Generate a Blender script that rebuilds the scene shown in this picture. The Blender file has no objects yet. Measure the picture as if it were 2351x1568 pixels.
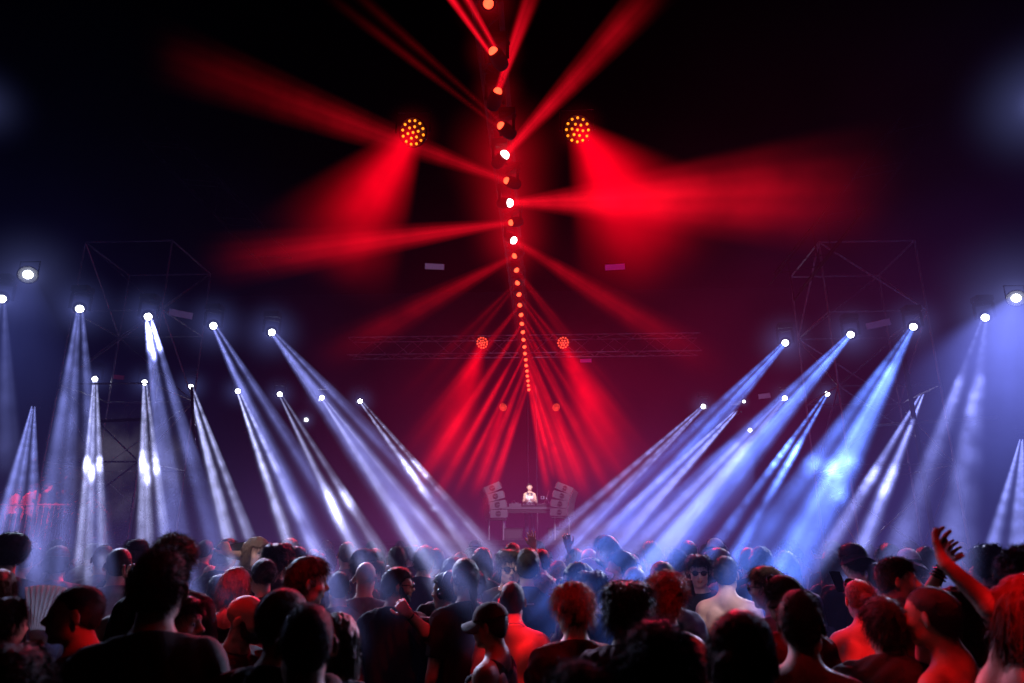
import bpy, bmesh, math, random
import numpy as np
from mathutils import Vector, Matrix, Euler, noise as mnoise

random.seed(7)
rng = np.random.default_rng(7)
R = math.radians
scene = bpy.context.scene
col = scene.collection

# ------------------------------------------------------------------ camera
FPX, CU, CV = 1567.0, 1175.5, 784.0          # focal length and centre in photo pixels (2351 x 1568)
PITCH, YAW = math.atan(456 / 1567), R(2.63)
CAM = Vector((0, 0, 1.9))
FW = Vector((-math.sin(YAW) * math.cos(PITCH), math.cos(YAW) * math.cos(PITCH), math.sin(PITCH)))
RT = Vector((math.cos(YAW), math.sin(YAW), 0))
UP = RT.cross(FW)
cam_data = bpy.data.cameras.new("camera")
cam = bpy.data.objects.new("camera", cam_data)
col.objects.link(cam)
cam_data.sensor_width = 36
cam_data.lens = 36 * FPX / 2351
cam_data.clip_start = 0.05
cam_data.clip_end = 500
cam.matrix_world = Matrix(((RT.x, UP.x, -FW.x, CAM.x), (RT.y, UP.y, -FW.y, CAM.y), (RT.z, UP.z, -FW.z, CAM.z), (0, 0, 0, 1)))
cam_data.dof.use_dof = True
cam_data.dof.focus_distance = 7.0
cam_data.dof.aperture_fstop = 1.8
scene.camera = cam


def ray(u, v):
    return (FW + RT * ((u - CU) / FPX) + UP * ((CV - v) / FPX))


def at_y(u, v, y):
    """World point seen at a photo pixel, at distance y along the ground axis."""
    d = ray(u, v)
    return CAM + d * (y / d.y)


def at_z(u, v, z):
    d = ray(u, v)
    return CAM + d * ((z - CAM.z) / d.z)


def at_dist(u, v, s):
    return CAM + ray(u, v) * s


# ------------------------------------------------------------------ render settings
scene.view_settings.view_transform = 'Standard'
scene.view_settings.look = 'None'
scene.view_settings.exposure = 0
scene.render.engine = 'CYCLES'
cy = scene.cycles
cy.max_bounces = 2
cy.diffuse_bounces = 1
cy.glossy_bounces = 1
cy.transmission_bounces = 1
cy.volume_bounces = 0
cy.transparent_max_bounces = 8
cy.volume_max_steps = 64
cy.volume_step_rate = 1.0
cy.caustics_reflective = False
cy.caustics_refractive = False
cy.sample_clamp_indirect = 3.0
cy.use_denoising = True
cy.use_adaptive_sampling = True
cy.adaptive_threshold = 0.03
cy.adaptive_min_samples = 12

# ------------------------------------------------------------------ object helpers


def link(name, me, mat=None, parent=None, loc=None):
    o = bpy.data.objects.new(name, me)
    col.objects.link(o)
    if mat is not None:
        me.materials.append(mat)
    if parent is not None:
        o.parent = parent
    if loc is not None:
        o.location = loc
    return o


def empty(name, loc=(0, 0, 0), rotz=0.0):
    o = bpy.data.objects.new(name, None)
    col.objects.link(o)
    o.empty_display_size = 0.2
    o.location = loc
    o.rotation_euler = (0, 0, rotz)
    return o


def tag(o, label=None, category=None, group=None, kind=None):
    if label:
        o["label"] = label
    if category:
        o["category"] = category
    if group:
        o["group"] = group
    if kind:
        o["kind"] = kind
    return o


class MB:
    """Collects simple shapes into one mesh."""

    def __init__(self):
        self.v, self.f = [], []

    def add(self, vs, fs):
        n = len(self.v)
        self.v.extend(tuple(p) for p in vs)
        self.f.extend(tuple(i + n for i in f) for f in fs)

    def box(self, c, s, rot=None):
        hx, hy, hz = s[0] / 2, s[1] / 2, s[2] / 2
        vs = [Vector((x, y, z)) for x in (-hx, hx) for y in (-hy, hy) for z in (-hz, hz)]
        if rot is not None:
            vs = [rot @ p for p in vs]
        c = Vector(c)
        self.add([p + c for p in vs], [(0, 1, 3, 2), (4, 6, 7, 5), (0, 4, 5, 1), (2, 3, 7, 6), (0, 2, 6, 4), (1, 5, 7, 3)])
        return self

    def tube(self, pts, r, n=6, cap=True):
        pts = [Vector(p) for p in pts]
        rs = r if isinstance(r, (list, tuple)) else [r] * len(pts)
        vs, fs = [], []
        prev = None
        for i, p in enumerate(pts):
            d = (pts[min(i + 1, len(pts) - 1)] - pts[max(i - 1, 0)]).normalized()
            if prev is None:
                a = d.orthogonal().normalized()
            else:
                a = (prev - d * prev.dot(d)).normalized()
            prev = a
            b = d.cross(a)
            for k in range(n):
                t = 2 * math.pi * k / n
                vs.append(p + (a * math.cos(t) + b * math.sin(t)) * rs[i])
        for i in range(len(pts) - 1):
            for k in range(n):
                k2 = (k + 1) % n
                fs.append((i * n + k, i * n + k2, (i + 1) * n + k2, (i + 1) * n + k))
        if cap:
            fs.append(tuple(range(n))[::-1])
            fs.append(tuple((len(pts) - 1) * n + k for k in range(n)))
        self.add(vs, fs)
        return self

    def lathe(self, prof, n=20, mat=None, cap=True):
        """prof: (radius, z) pairs about the z axis, placed by a 4x4 matrix."""
        vs, fs = [], []
        for (r, z) in prof:
            for k in range(n):
                t = 2 * math.pi * k / n
                vs.append(Vector((r * math.cos(t), r * math.sin(t), z)))
        for i in range(len(prof) - 1):
            for k in range(n):
                k2 = (k + 1) % n
                fs.append((i * n + k, i * n + k2, (i + 1) * n + k2, (i + 1) * n + k))
        if cap:
            fs.append(tuple(range(n))[::-1])
            fs.append(tuple((len(prof) - 1) * n + k for k in range(n)))
        if mat is not None:
            vs = [mat @ p for p in vs]
        self.add(vs, fs)
        return self

    def build(self, name, mat, parent=None, smooth=False):
        me = bpy.data.meshes.new(name)
        me.from_pydata(self.v, [], self.f)
        if smooth:
            me.shade_smooth()
        return link(name, me, mat, parent)


def align_z(d, up=(0, 0, 1)):
    """Rotation whose z axis is d."""
    z = Vector(d).normalized()
    x = Vector(up).cross(z)
    if x.length < 1e-4:
        x = Vector((1, 0, 0))
    x.normalize()
    y = z.cross(x)
    return Matrix((x, y, z)).transposed()


# ------------------------------------------------------------------ material helpers
class NT:
    def __init__(self, name):
        self.m = bpy.data.materials.new(name)
        self.m.use_nodes = True
        self.t = self.m.node_tree
        self.t.nodes.clear()
        self.out = self.t.nodes.new('ShaderNodeOutputMaterial')

    def n(self, typ, ins=None, **kw):
        nd = self.t.nodes.new(typ)
        for k, v in kw.items():
            setattr(nd, k, v)
        for k, v in (ins or {}).items():
            s = nd.inputs[k]
            if isinstance(v, bpy.types.NodeSocket):
                self.t.links.new(v, s)
            else:
                s.default_value = v
        return nd

    def math(self, op, a, b=0.0, c=0.0):
        return self.n('ShaderNodeMath', {0: a, 1: b, 2: c}, operation=op).outputs[0]

    def vmath(self, op, a, b=(0, 0, 0)):
        nd = self.n('ShaderNodeVectorMath', {0: a, 1: b}, operation=op)
        return nd.outputs['Value' if op in ('DOT_PRODUCT', 'LENGTH', 'DISTANCE') else 'Vector']

    def rng(self, v, a, b, c, d, smooth=False):
        return self.n('ShaderNodeMapRange', {0: v, 1: a, 2: b, 3: c, 4: d}, interpolation_type='SMOOTHSTEP' if smooth else 'LINEAR').outputs[0]

    def surf(self, s):
        self.t.links.new(s, self.out.inputs['Surface'])
        return self.m

    def vol(self, s):
        self.t.links.new(s, self.out.inputs['Volume'])
        return self.m


def lit(c):
    """sRGB 0..255 to linear rgba."""
    return tuple((x / 255 / 12.92 if x / 255 <= 0.04045 else ((x / 255 + 0.055) / 1.055) ** 2.4) for x in c) + (1.0,)


def plain(name, rgb, rough=0.6, metal=0.0, var=0.25, scale=20, bump=0.0, bscale=120, spec=0.5):
    t = NT(name)
    co = t.n('ShaderNodeTexCoord').outputs['Object']
    no = t.n('ShaderNodeTexNoise', {'Vector': co, 'Scale': scale, 'Detail': 3}).outputs['Fac']
    lo = tuple(x * (1 - var) for x in rgb) + (1,)
    hi = tuple(min(1, x * (1 + var)) for x in rgb) + (1,)
    mix = t.n('ShaderNodeMix', data_type='RGBA')
    t.t.links.new(no, mix.inputs[0])
    mix.inputs[6].default_value = lo
    mix.inputs[7].default_value = hi
    b = t.n('ShaderNodeBsdfPrincipled', {'Base Color': mix.outputs[2], 'Roughness': rough, 'Metallic': metal, 'Specular IOR Level': spec})
    if bump:
        bn = t.n('ShaderNodeTexNoise', {'Vector': co, 'Scale': bscale, 'Detail': 2}).outputs['Fac']
        bp = t.n('ShaderNodeBump', {'Height': bn, 'Strength': bump, 'Distance': 0.01})
        t.t.links.new(bp.outputs[0], b.inputs['Normal'])
    return t.surf(b.outputs[0])


def glow(name, rgb, strength):
    """A lit lens, a little uneven so that it does not look stamped."""
    t = NT(name)
    co = t.n('ShaderNodeTexCoord').outputs['Object']
    no = t.n('ShaderNodeTexNoise', {'Vector': co, 'Scale': 14.0, 'Detail': 2}).outputs['Fac']
    s = t.rng(no, 0.3, 0.7, strength * 0.7, strength * 1.2)
    return t.surf(t.n('ShaderNodeEmission', {'Color': rgb + (1,), 'Strength': s}).outputs[0])


def volume_out(t, color, strength, rate):
    pv = t.n('ShaderNodeVolumePrincipled', {'Density': 0.0, 'Emission Strength': strength})  # no density: the volume only glows, no lamp lights it
    if isinstance(color, bpy.types.NodeSocket):
        t.t.links.new(color, pv.inputs['Emission Color'])
    else:
        pv.inputs['Emission Color'].default_value = tuple(color[:3]) + (1,)
    t.m.cycles.volume_step_rate = rate
    return t.vol(pv.outputs[0])


M = {}
M['black_metal'] = plain('black_metal', (0.012, 0.012, 0.013), 0.45, 0.3)
M['truss_metal'] = plain('truss_metal', (0.35, 0.35, 0.36), 0.42, 0.6)
M['asphalt'] = plain('asphalt', (0.03, 0.03, 0.03), 0.9, var=0.4, scale=6, bump=0.3)
M['drape'] = plain('drape', (0.006, 0.006, 0.007), 0.95, var=0.4, scale=3)
M['stage_black'] = plain('stage_black', (0.02, 0.02, 0.022), 0.7)
M['white_panel'] = plain('white_panel', (0.6, 0.58, 0.62), 0.6, var=0.08)
M['red_lens'] = glow('red_lens', (1.0, 0.065, 0.025), 3.6)
M['hot_lens'] = glow('hot_lens', (1.0, 0.85, 0.85), 14.0)
M['white_lens'] = glow('white_lens', (0.85, 0.9, 1.0), 16.0)
M['led_red'] = glow('led_red', (1.0, 0.20, 0.01), 3.0)
M['led_face'] = glow('led_face', (1.0, 0.0, 0.0), 0.9)
M['led_spot'] = glow('led_spot', (1.0, 0.06, 0.03), 3.0)
# ------------------------------------------------------------------ beams of light, painted as glowing volumes
_unit = {}


def cone_mesh(a, n=14):
    """A closed unit cone: radius a at z=0, 1 at z=1 (shared for equal a)."""
    key = round(a, 3)
    if key not in _unit:
        mb = MB().lathe([(key, 0.0), (1.0, 1.0)], n)
        me = bpy.data.meshes.new('light_beam')
        me.from_pydata(mb.v, [], mb.f)
        _unit[key] = me
    return _unit[key].copy()


def beam_material(a, rgb, K, p=1.0, shafts=3, sharp=9.0, spread=0.60, rotate=0.42, fade=(0.75, 1.0), smoke=(0.5, 1.25), sscale=0.9, bumps=(), streak=0.5, start=0.0, whiten=0.0, rate=0.5, core=0.0):
    t = NT('beam_haze')
    co = t.n('ShaderNodeTexCoord').outputs['Object']
    pos = t.n('ShaderNodeNewGeometry').outputs['Position']
    sp = t.n('ShaderNodeSeparateXYZ', {0: co})
    z = sp.outputs[2]
    r = t.math('MULTIPLY_ADD', z, 1 - a, a)
    flat = t.vmath('MULTIPLY', co, (1, 1, 0))
    inv = t.math('DIVIDE', 1.0, r)
    q = t.n('ShaderNodeVectorMath', {0: flat, 'Scale': inv}, operation='SCALE').outputs[0]
    acc = None
    if shafts == 1:
        cs = [(0, 0)]
    else:
        cs = [(spread * math.cos(rotate + 2 * math.pi * i / shafts), spread * math.sin(rotate + 2 * math.pi * i / shafts)) for i in range(shafts)]
    if core:
        cs.append((0, 0))
    for i, c in enumerate(cs):
        d = t.vmath('SUBTRACT', q, (c[0], c[1], 0))
        d2 = t.vmath('DOT_PRODUCT', d, d)
        g = t.math('EXPONENT', t.math('MULTIPLY', d2, -sharp))
        if core and i == len(cs) - 1:
            g = t.math('MULTIPLY', g, core)
        acc = g if acc is None else t.math('ADD', acc, g)
    # nothing reaches past the wall of the cone
    edge = t.rng(t.vmath('DOT_PRODUCT', q, q), 0.62, 0.96, 1.0, 0.0, True)
    acc = t.math('MULTIPLY', acc, edge)
    if streak:
        sn = t.n('ShaderNodeTexNoise', {'Vector': q, 'Scale': 2.6, 'Detail': 1.0}, noise_dimensions='2D').outputs['Fac']
        acc = t.math('MULTIPLY', acc, t.rng(sn, 0.35, 0.65, 1 - streak, 1 + streak))
    acc = t.math('MULTIPLY', acc, t.math('POWER', r, -p))
    acc = t.math('MULTIPLY', acc, t.rng(z, fade[0], fade[1], 1.0, 0.0, True))
    if start > 0:
        acc = t.math('MULTIPLY', acc, t.rng(z, max(0, start - 0.02), start + 0.02, 0.42, 1.0, True))
    if smoke[0] < smoke[1]:
        no = t.n('ShaderNodeTexNoise', {'Vector': pos, 'Scale': sscale, 'Detail': 4.5, 'Roughness': 0.62}).outputs['Fac']
        acc = t.math('MULTIPLY', acc, t.rng(no, 0.36, 0.64, smoke[0], smoke[1]))
    for (zc, w, gain) in bumps:
        # a brighter knot painted into the glow, like thicker smoke
        dz = t.math('DIVIDE', t.math('SUBTRACT', z, zc), w)
        bn = t.n('ShaderNodeTexNoise', {'Vector': pos, 'Scale': 3.2, 'Detail': 4.0, 'Roughness': 0.7}).outputs['Fac']
        g = t.math('EXPONENT', t.math('MULTIPLY', t.math('POWER', t.math('ABSOLUTE', dz), 4.0), -1.0))
        g = t.math('MULTIPLY', g, t.rng(bn, 0.38, 0.62, 0.1, gain))
        acc = t.math('MULTIPLY', acc, t.math('ADD', g, 1.0))
    st = t.math('MULTIPLY', acc, K)
    return volume_out(t, rgb, st, rate)


def beam(parent, o, e, r0, r1, rgb, B, **kw):
    """A self-glowing cone standing in for lit haze from o to e. B: the brightness its middle reaches at the far end."""
    o, e = Vector(o), Vector(e)
    d = e - o
    a = max(0.02, min(0.98, r0 / r1))
    me = cone_mesh(a)
    ob = bpy.data.objects.new('light_beam', me)
    col.objects.link(ob)
    ob.matrix_world = Matrix.Translation(o) @ align_z(d).to_4x4() @ Matrix.Diagonal((r1, r1, d.length, 1))
    mat = beam_material(a, rgb, B / (1.1 * r1), **kw)
    me.materials.append(mat)
    if parent is not None:
        ob.parent = parent
        ob.matrix_parent_inverse = Matrix.LocRotScale(parent.location, parent.rotation_euler, None).inverted()
    return ob


def halo_material(rgb, K):
    key = ('halo', rgb, K)
    if key in M:
        return M[key]
    t = NT('halo_haze')
    co = t.n('ShaderNodeTexCoord').outputs['Object']
    d2 = t.vmath('DOT_PRODUCT', co, co)
    a = t.math('EXPONENT', t.math('MULTIPLY', d2, -60.0))
    b = t.math('MULTIPLY', t.math('EXPONENT', t.math('MULTIPLY', d2, -7.0)), 0.22)
    e = t.rng(d2, 0.5, 0.95, 1.0, 0.0, True)
    M[key] = volume_out(t, rgb, t.math('MULTIPLY', t.math('MULTIPLY', t.math('ADD', a, b), e), K), 1.5)
    return M[key]


_halo = None


def halo(parent, o, rad, rgb, B):  # glowing ball painted round a lens in place of scattered light
    global _halo
    if _halo is None:
        bm = bmesh.new()
        bmesh.ops.create_icosphere(bm, subdivisions=2, radius=1.0)
        _halo = bpy.data.meshes.new('light_halo')
        bm.to_mesh(_halo)
    ob = bpy.data.objects.new('light_halo', _halo.copy())
    col.objects.link(ob)
    ob.data.materials.append(halo_material(rgb, round(B / rad, 3)))
    ob.matrix_world = Matrix.Translation(Vector(o)) @ Matrix.Diagonal((rad, rad, rad, 1))
    if parent is not None:
        ob.parent = parent
        ob.matrix_parent_inverse = Matrix.LocRotScale(parent.location, parent.rotation_euler, None).inverted()
    return ob


def moving_head(pos, aim, s, lens_mat, lens_r=None, hang=True, face=None, shell='black_metal'):
    """A moving head lamp: base clamped to the truss, yoke with two arms, round head, lens. pos is the centre of the lens."""
    root = empty('moving_head_light', pos)
    d = Vector(aim).normalized()
    rot = align_z(d).to_4x4()
    zdir = 1 if hang else -1
    piv = -d * 0.16 * s
    mb = MB().lathe([(0.05 * s, -0.34 * s), (0.10 * s, -0.31 * s), (0.125 * s, -0.2 * s), (0.115 * s, -0.06 * s), (0.105 * s, -0.012 * s), (0.085 * s, -0.012 * s)], 18, rot)
    hd = mb.build('head', M[shell], root, True)
    side = Vector((-d.y, d.x, 0))
    side = side.normalized() if side.length > 0.05 else Vector((1, 0, 0))
    mb = MB()
    for k in (-1, 1):
        p = piv + side * 0.155 * s * k
        mb.tube([p + Vector((0, 0, -0.03 * s * zdir)), p + Vector((0, 0, 0.25 * s * zdir))], 0.028 * s, 8)
    mb.box(piv + Vector((0, 0, 0.27 * s * zdir)), (0.34 * s, 0.12 * s, 0.05 * s), Matrix.Rotation(math.atan2(side.y, side.x), 3, 'Z'))
    mb.build('yoke', M[shell], root)
    MB().box(piv + Vector((0, 0, 0.36 * s * zdir)), (0.3 * s, 0.24 * s, 0.11 * s)).build('base', M[shell], root)
    lr = (lens_r or 0.075 * s)
    # a domed front lens
    prof = [(lr * math.cos(t), -0.012 * s + lr * 0.55 * math.sin(t)) for t in (0, 0.4, 0.8, 1.2, 1.5)]
    fr = align_z(face).to_4x4() if face is not None else rot
    MB().lathe(prof, 18, fr).build('lens', lens_mat, root, True)
    return root


BLUE = (0.23, 0.265, 0.78)
BLUE2 = (0.10, 0.20, 0.90)
PALE = (0.40, 0.42, 0.80)
RED = (1.0, 0.004, 0.018)


def spot(name, o, e, energy, rgb, angle, blend=0.35, size=0.05):
    l = bpy.data.lights.new(name, 'SPOT')
    l.energy = energy
    l.color = rgb
    l.spot_size = R(angle)
    l.spot_blend = blend
    l.shadow_soft_size = size
    ob = bpy.data.objects.new(name, l)
    col.objects.link(ob)
    ob.matrix_world = Matrix.Translation(Vector(o)) @ align_z(Vector(o) - Vector(e)).to_4x4()
    return ob


def gobo(ob, scale=42.0):
    """Break a lamp up into patches, as the pattern wheel of a stage lamp does."""
    l = ob.data
    l.use_nodes = True
    t = l.node_tree
    em = t.nodes['Emission']
    ge = t.nodes.new('ShaderNodeNewGeometry')
    no = t.nodes.new('ShaderNodeTexNoise')
    no.inputs['Scale'].default_value = scale
    no.inputs['Detail'].default_value = 1.0
    mr = t.nodes.new('ShaderNodeMapRange')
    mr.inputs[1].default_value, mr.inputs[2].default_value = 0.44, 0.58
    mr.inputs[3].default_value, mr.inputs[4].default_value = 0.06, 1.5
    t.links.new(ge.outputs['Incoming'], no.inputs['Vector'])
    t.links.new(no.outputs['Fac'], mr.inputs[0])
    t.links.new(mr.outputs[0], em.inputs['Strength'])
    return ob


ORD = ['first', 'second', 'third', 'fourth', 'fifth', 'sixth', 'seventh', 'eighth', 'ninth', 'tenth', 'eleventh', 'twelfth', 'thirteenth', 'fourteenth', 'fifteenth', 'sixteenth', 'seventeenth', 'eighteenth', 'nineteenth', 'twentieth', 'twenty-first', 'twenty-second', 'twenty-third', 'twenty-fourth', 'twenty-fifth', 'twenty-sixth', 'twenty-seventh', 'twenty-eighth']

# ---- the column of red lamps under the long centre truss
CX, CZ = -0.45, 6.6
# k: (end pixel u, v, width in pixels at the end, brightness, extra)
red_beams = {
    1: (1012, -70, 60, 0.55, dict(shafts=2, sharp=16.0, p=0.6)),
    2: (1248, -90, 78, 0.30, dict(shafts=2, sharp=16.0, p=0.9, fade=(0.12, 1.0))),
    3: (730, -60, 90, 0.033, dict(shafts=2, sharp=16.0, p=1.3, fade=(0.12, 1.0))),
    4: (1540, -60, 110, 0.154, dict(shafts=1, sharp=3.4, p=1.0, fade=(0.12, 1.0))),
    5: (330, 110, 170, 0.058, dict(shafts=1, sharp=3.4, p=0.9, fade=(0.12, 1.0))),
    6: (2080, 440, 340, 0.168, dict(shafts=1, sharp=3.4, p=0.95, fade=(0.12, 1.0))),
    7: (440, 610, 150, 0.120, dict(shafts=1, sharp=3.4, p=0.65, fade=(0.12, 1.0))),
    8: (1700, 880, 130, 0.070, dict(shafts=1, sharp=3.4, p=1.05, fade=(0.12, 1.0))),
    9: (700, 850, 130, 0.065, dict(shafts=1, sharp=3.4, p=0.75, fade=(0.12, 1.0))),
    10: (1490, 1020, 110, 0.080, dict(shafts=2, sharp=16.0, p=0.6, fade=(0.12, 1.0))),
    11: (900, 970, 110, 0.050, dict(shafts=2, sharp=16.0, p=0.8, fade=(0.12, 1.0))),
    12: (1500, 1090, 100, 0.110, dict(shafts=2, sharp=16.0, p=0.6, fade=(0.12, 1.0))),
    13: (890, 1080, 100, 0.140, dict(shafts=2, sharp=16.0, p=0.7, fade=(0.12, 1.0))),
    14: (1440, 1150, 84, 0.155, dict(shafts=2, sharp=16.0, p=0.6, fade=(0.6, 1.0))),
    15: (940, 1140, 90, 0.192, dict(shafts=2, sharp=16.0, p=0.6, fade=(0.6, 1.0))),
    16: (1385, 1160, 74, 0.181, dict(shafts=2, sharp=16.0, p=0.6, fade=(0.6, 1.0))),
    17: (990, 1160, 74, 0.202, dict(shafts=2, sharp=16.0, p=0.5, fade=(0.6, 1.0))),
    18: (1345, 1160, 56, 0.143, dict(shafts=1, sharp=5.0, p=0.6, fade=(0.6, 1.0))),
    19: (1040, 1150, 54, 0.173, dict(shafts=2, sharp=16.0, p=0.5, fade=(0.6, 1.0))),
    20: (1312, 1150, 44, 0.273, dict(shafts=1, sharp=5.0, p=0.5, fade=(0.6, 1.0))),
    21: (1080, 1160, 42, 0.154, dict(shafts=1, sharp=5.0, p=0.5, fade=(0.6, 1.0))),
    22: (1275, 1110, 22, 0.292, dict(shafts=1, sharp=5.0, p=0.4, fade=(0.6, 1.0))),
    23: (1105, 1200, 40, 0.163, dict(shafts=1, sharp=5.0, p=0.4, fade=(0.6, 1.0))),
    25: (1130, 1130, 26, 0.106, dict(shafts=1, sharp=5.0, p=0.4, fade=(0.6, 1.0))),
    24: (1262, 1150, 30, 0.216, dict(shafts=1, sharp=5.0, p=0.4, fade=(0.6, 1.0))),
}
hot = {4, 6, 8}
for k in range(27):
    p = Vector((CX, 5.1 + 0.64 * k, CZ))
    s = 0.66
    if k in red_beams:
        u, v, w, B, kw = red_beams[k]
        e = at_y(u, v, p.y - (0.3 if k < 12 else 1.2))
        aim = e - p
    else:
        e = None
        aim = Vector((0.1 * (-1) ** k, -0.45, -0.9))
    side = 'hot white' if k in hot else 'glowing orange'
    face = (CAM - p).normalized()
    root = moving_head(p, (aim.normalized() + face * 0.9), s, M['hot_lens'] if k in hot else M['red_lens'], 0.060 if k in hot else 0.048, face=face, shell='drape')
    if e is not None:
        way = ('up ' if v < 300 else 'down ' if v > 560 else 'out ') + ('to the left' if u < 1190 else 'to the right')
        r1 = w / 2 * (e - CAM).dot(FW) / FPX
        beam(root, p + aim.normalized() * 0.02, e, 0.07, max(r1, 0.09) * (1.2 if k < 10 else 1.45), RED, B * (5.6 if kw['shafts'] == 1 and k < 12 else 4.6 if k < 4 else 4.8), smoke=(0.4, 1.3), sscale=0.7, streak=0.35, **kw)
        lab = f'{ORD[k]} lamp down the red centre column, red beam {way}'
    else:
        lab = f'{ORD[k]} lamp down the red centre column, lit without a beam'
    halo(root, p, 1.0 if k in hot else 0.42, RED, 1.8 if k in hot else 0.8)
    tag(root, lab, 'stage light', 'red moving head lights in a column under the centre truss')


# ---- rows of white lamps throwing blue white beams
def far_r(w, p):
    return w / 2 * (p - CAM).dot(FW) / FPX


# (lamp u, v, height z of the lamp, end u, v, end distance y, width px, B, colour, label, extra)
rows = [
    (183, 709, 6.0, 150, 1405, 4.2, 180, 0.24, BLUE, 'white lamp with a wide three-way beam falling straight down on the crowd', dict(p=0.75, rotate=0.48)),
    (340, 727, 6.0, 462, 1405, 4.2, 165, 0.28, BLUE, 'white lamp with a blinding knot of smoke right under its lens', dict(p=0.75, rotate=0.60, bumps=((775, 34, 60.0),))),
    (490, 748, 6.0, 832, 1405, 4.2, 165, 0.26, BLUE, 'white lamp third along its row, split beam leaning in to the stage', dict(p=0.75, rotate=0.44)),
    (624, 763, 6.0, 1134, 1405, 4.2, 200, 0.26, BLUE, 'white lamp with the most slanted long beam left of the red column', dict(p=0.8, rotate=0.52, core=0.8)),
    (1803, 787, 6.0, 1236, 1405, 4.3, 150, 0.32, BLUE2, 'white lamp with the most slanted long beam right of the red column', dict(p=0.8, rotate=0.58, core=1.5)),
    (1953, 768, 6.0, 1386, 1405, 4.3, 170, 0.40, BLUE2, 'white lamp second along its row, blue beam with a white core leaning left', dict(p=0.85, rotate=0.46, core=2.4)),
    (2097, 750, 6.0, 1738, 1405, 4.3, 205, 0.50, BLUE2, 'white lamp with the brightest cyan blue beam, grainy just under its lens', dict(p=0.8, rotate=0.6, core=3.2, start=842, bumps=((1103, 15, 6.0),))),
    (2262, 729, 6.0, 2116, 1405, 4.2, 200, 0.26, BLUE, 'white lamp over a steep beam with cloudy smoke, next to the flood lamp', dict(p=0.5, rotate=0.50, start=890, smoke=(0.25, 1.4), bumps=((915, 30, 2.5),))),
    (4, 686, 6.0, -60, 1100, 6.0, 150, 0.12, BLUE, 'white lamp cut by the edge of the picture beside the blue flood lamp', dict(p=0.7)),
    (218, 870, 6.0, 206, 1320, 5.8, 74, 0.30, PALE, 'small far lamp over three bright white knots of smoke', dict(p=0.55, rotate=0.54, bumps=((1082, 18, 16.0),))),
    (332, 878, 6.0, 352, 1320, 5.8, 86, 0.26, PALE, 'small far lamp half hidden by a scaffold pole, bright smoke below', dict(p=0.55, rotate=0.46, bumps=((1078, 22, 16.0),))),
    (438, 888, 6.0, 566, 1320, 5.8, 88, 0.34, PALE, 'small far lamp with a narrow split beam, left of its close neighbour', dict(p=0.5, rotate=0.60, smoke=(0.3, 1.3))),
    (546, 898, 6.0, 712, 1330, 5.8, 96, 0.34, PALE, 'small far lamp beside the long split beam, its own beam patchy', dict(p=0.5, rotate=0.50, smoke=(0.2, 1.5))),
    (642, 905, 6.0, 862, 1320, 5.8, 96, 0.30, PALE, 'small far lamp with a thin beam that brightens low over the heads', dict(p=0.4, rotate=0.48, bumps=((1165, 26, 5.0),), start=1120)),
    (739, 913, 6.0, 1030, 1330, 5.8, 116, 0.34, PALE, 'small far lamp shining in front of the most slanted long beam', dict(p=0.5, rotate=0.46, start=1185)),
    (827, 921, 6.0, 1125, 1310, 5.8, 86, 0.20, PALE, 'small far lamp nearest the stage, beam broken by a puff of smoke', dict(p=0.6, rotate=0.56, smoke=(0.05, 1.3), bumps=((1090, 28, 14.0), (1140, 18, 7.0)))),
    (1615, 933, 6.0, 1262, 1275, 8.0, 80, 0.36, BLUE, 'small far lamp nearest the stage right of the red column', dict(p=0.6, rotate=0.52, smoke=(0.3, 1.3))),
    (1690, 945, 6.0, 1330, 1320, 5.8, 96, 0.36, BLUE, 'small far lamp hidden behind a dark bracket, pale beam below it', dict(p=0.6, rotate=0.46, smoke=(0.3, 1.4))),
    (1802, 914, 6.0, 1446, 1330, 5.8, 116, 0.40, BLUE, 'small far lamp between two long blue beams above the ringed lamp', dict(p=0.5, rotate=0.54, start=1030, core=0.8)),
    (1899, 904, 6.0, 1640, 1320, 5.8, 96, 0.34, BLUE2, 'small far lamp beside the scaffold tower, beam broken by white smoke', dict(p=0.5, rotate=0.44, smoke=(0.1, 1.4), bumps=((1045, 26, 9.0), (1090, 12, 5.0)))),
    (2118, 905, 6.0, 1925, 1320, 5.8, 120, 0.34, BLUE, 'small far lamp behind the tower rails, narrow split beam below', dict(p=0.5, rotate=0.52, bumps=((1115, 30, 4.0),))),
    (2345, 1010, 5.2, 2310, 1330, 5.8, 110, 0.20, BLUE, 'small far lamp at the picture edge over dim blue shafts', dict(p=0.5, rotate=0.52)),
    (76, 935, 5.6, 20, 1330, 5.8, 120, 0.24, BLUE, 'small far lamp near the raised platform, fan of blue shafts', dict(p=0.5, rotate=0.46)),
]
lamp_pos = []
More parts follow.
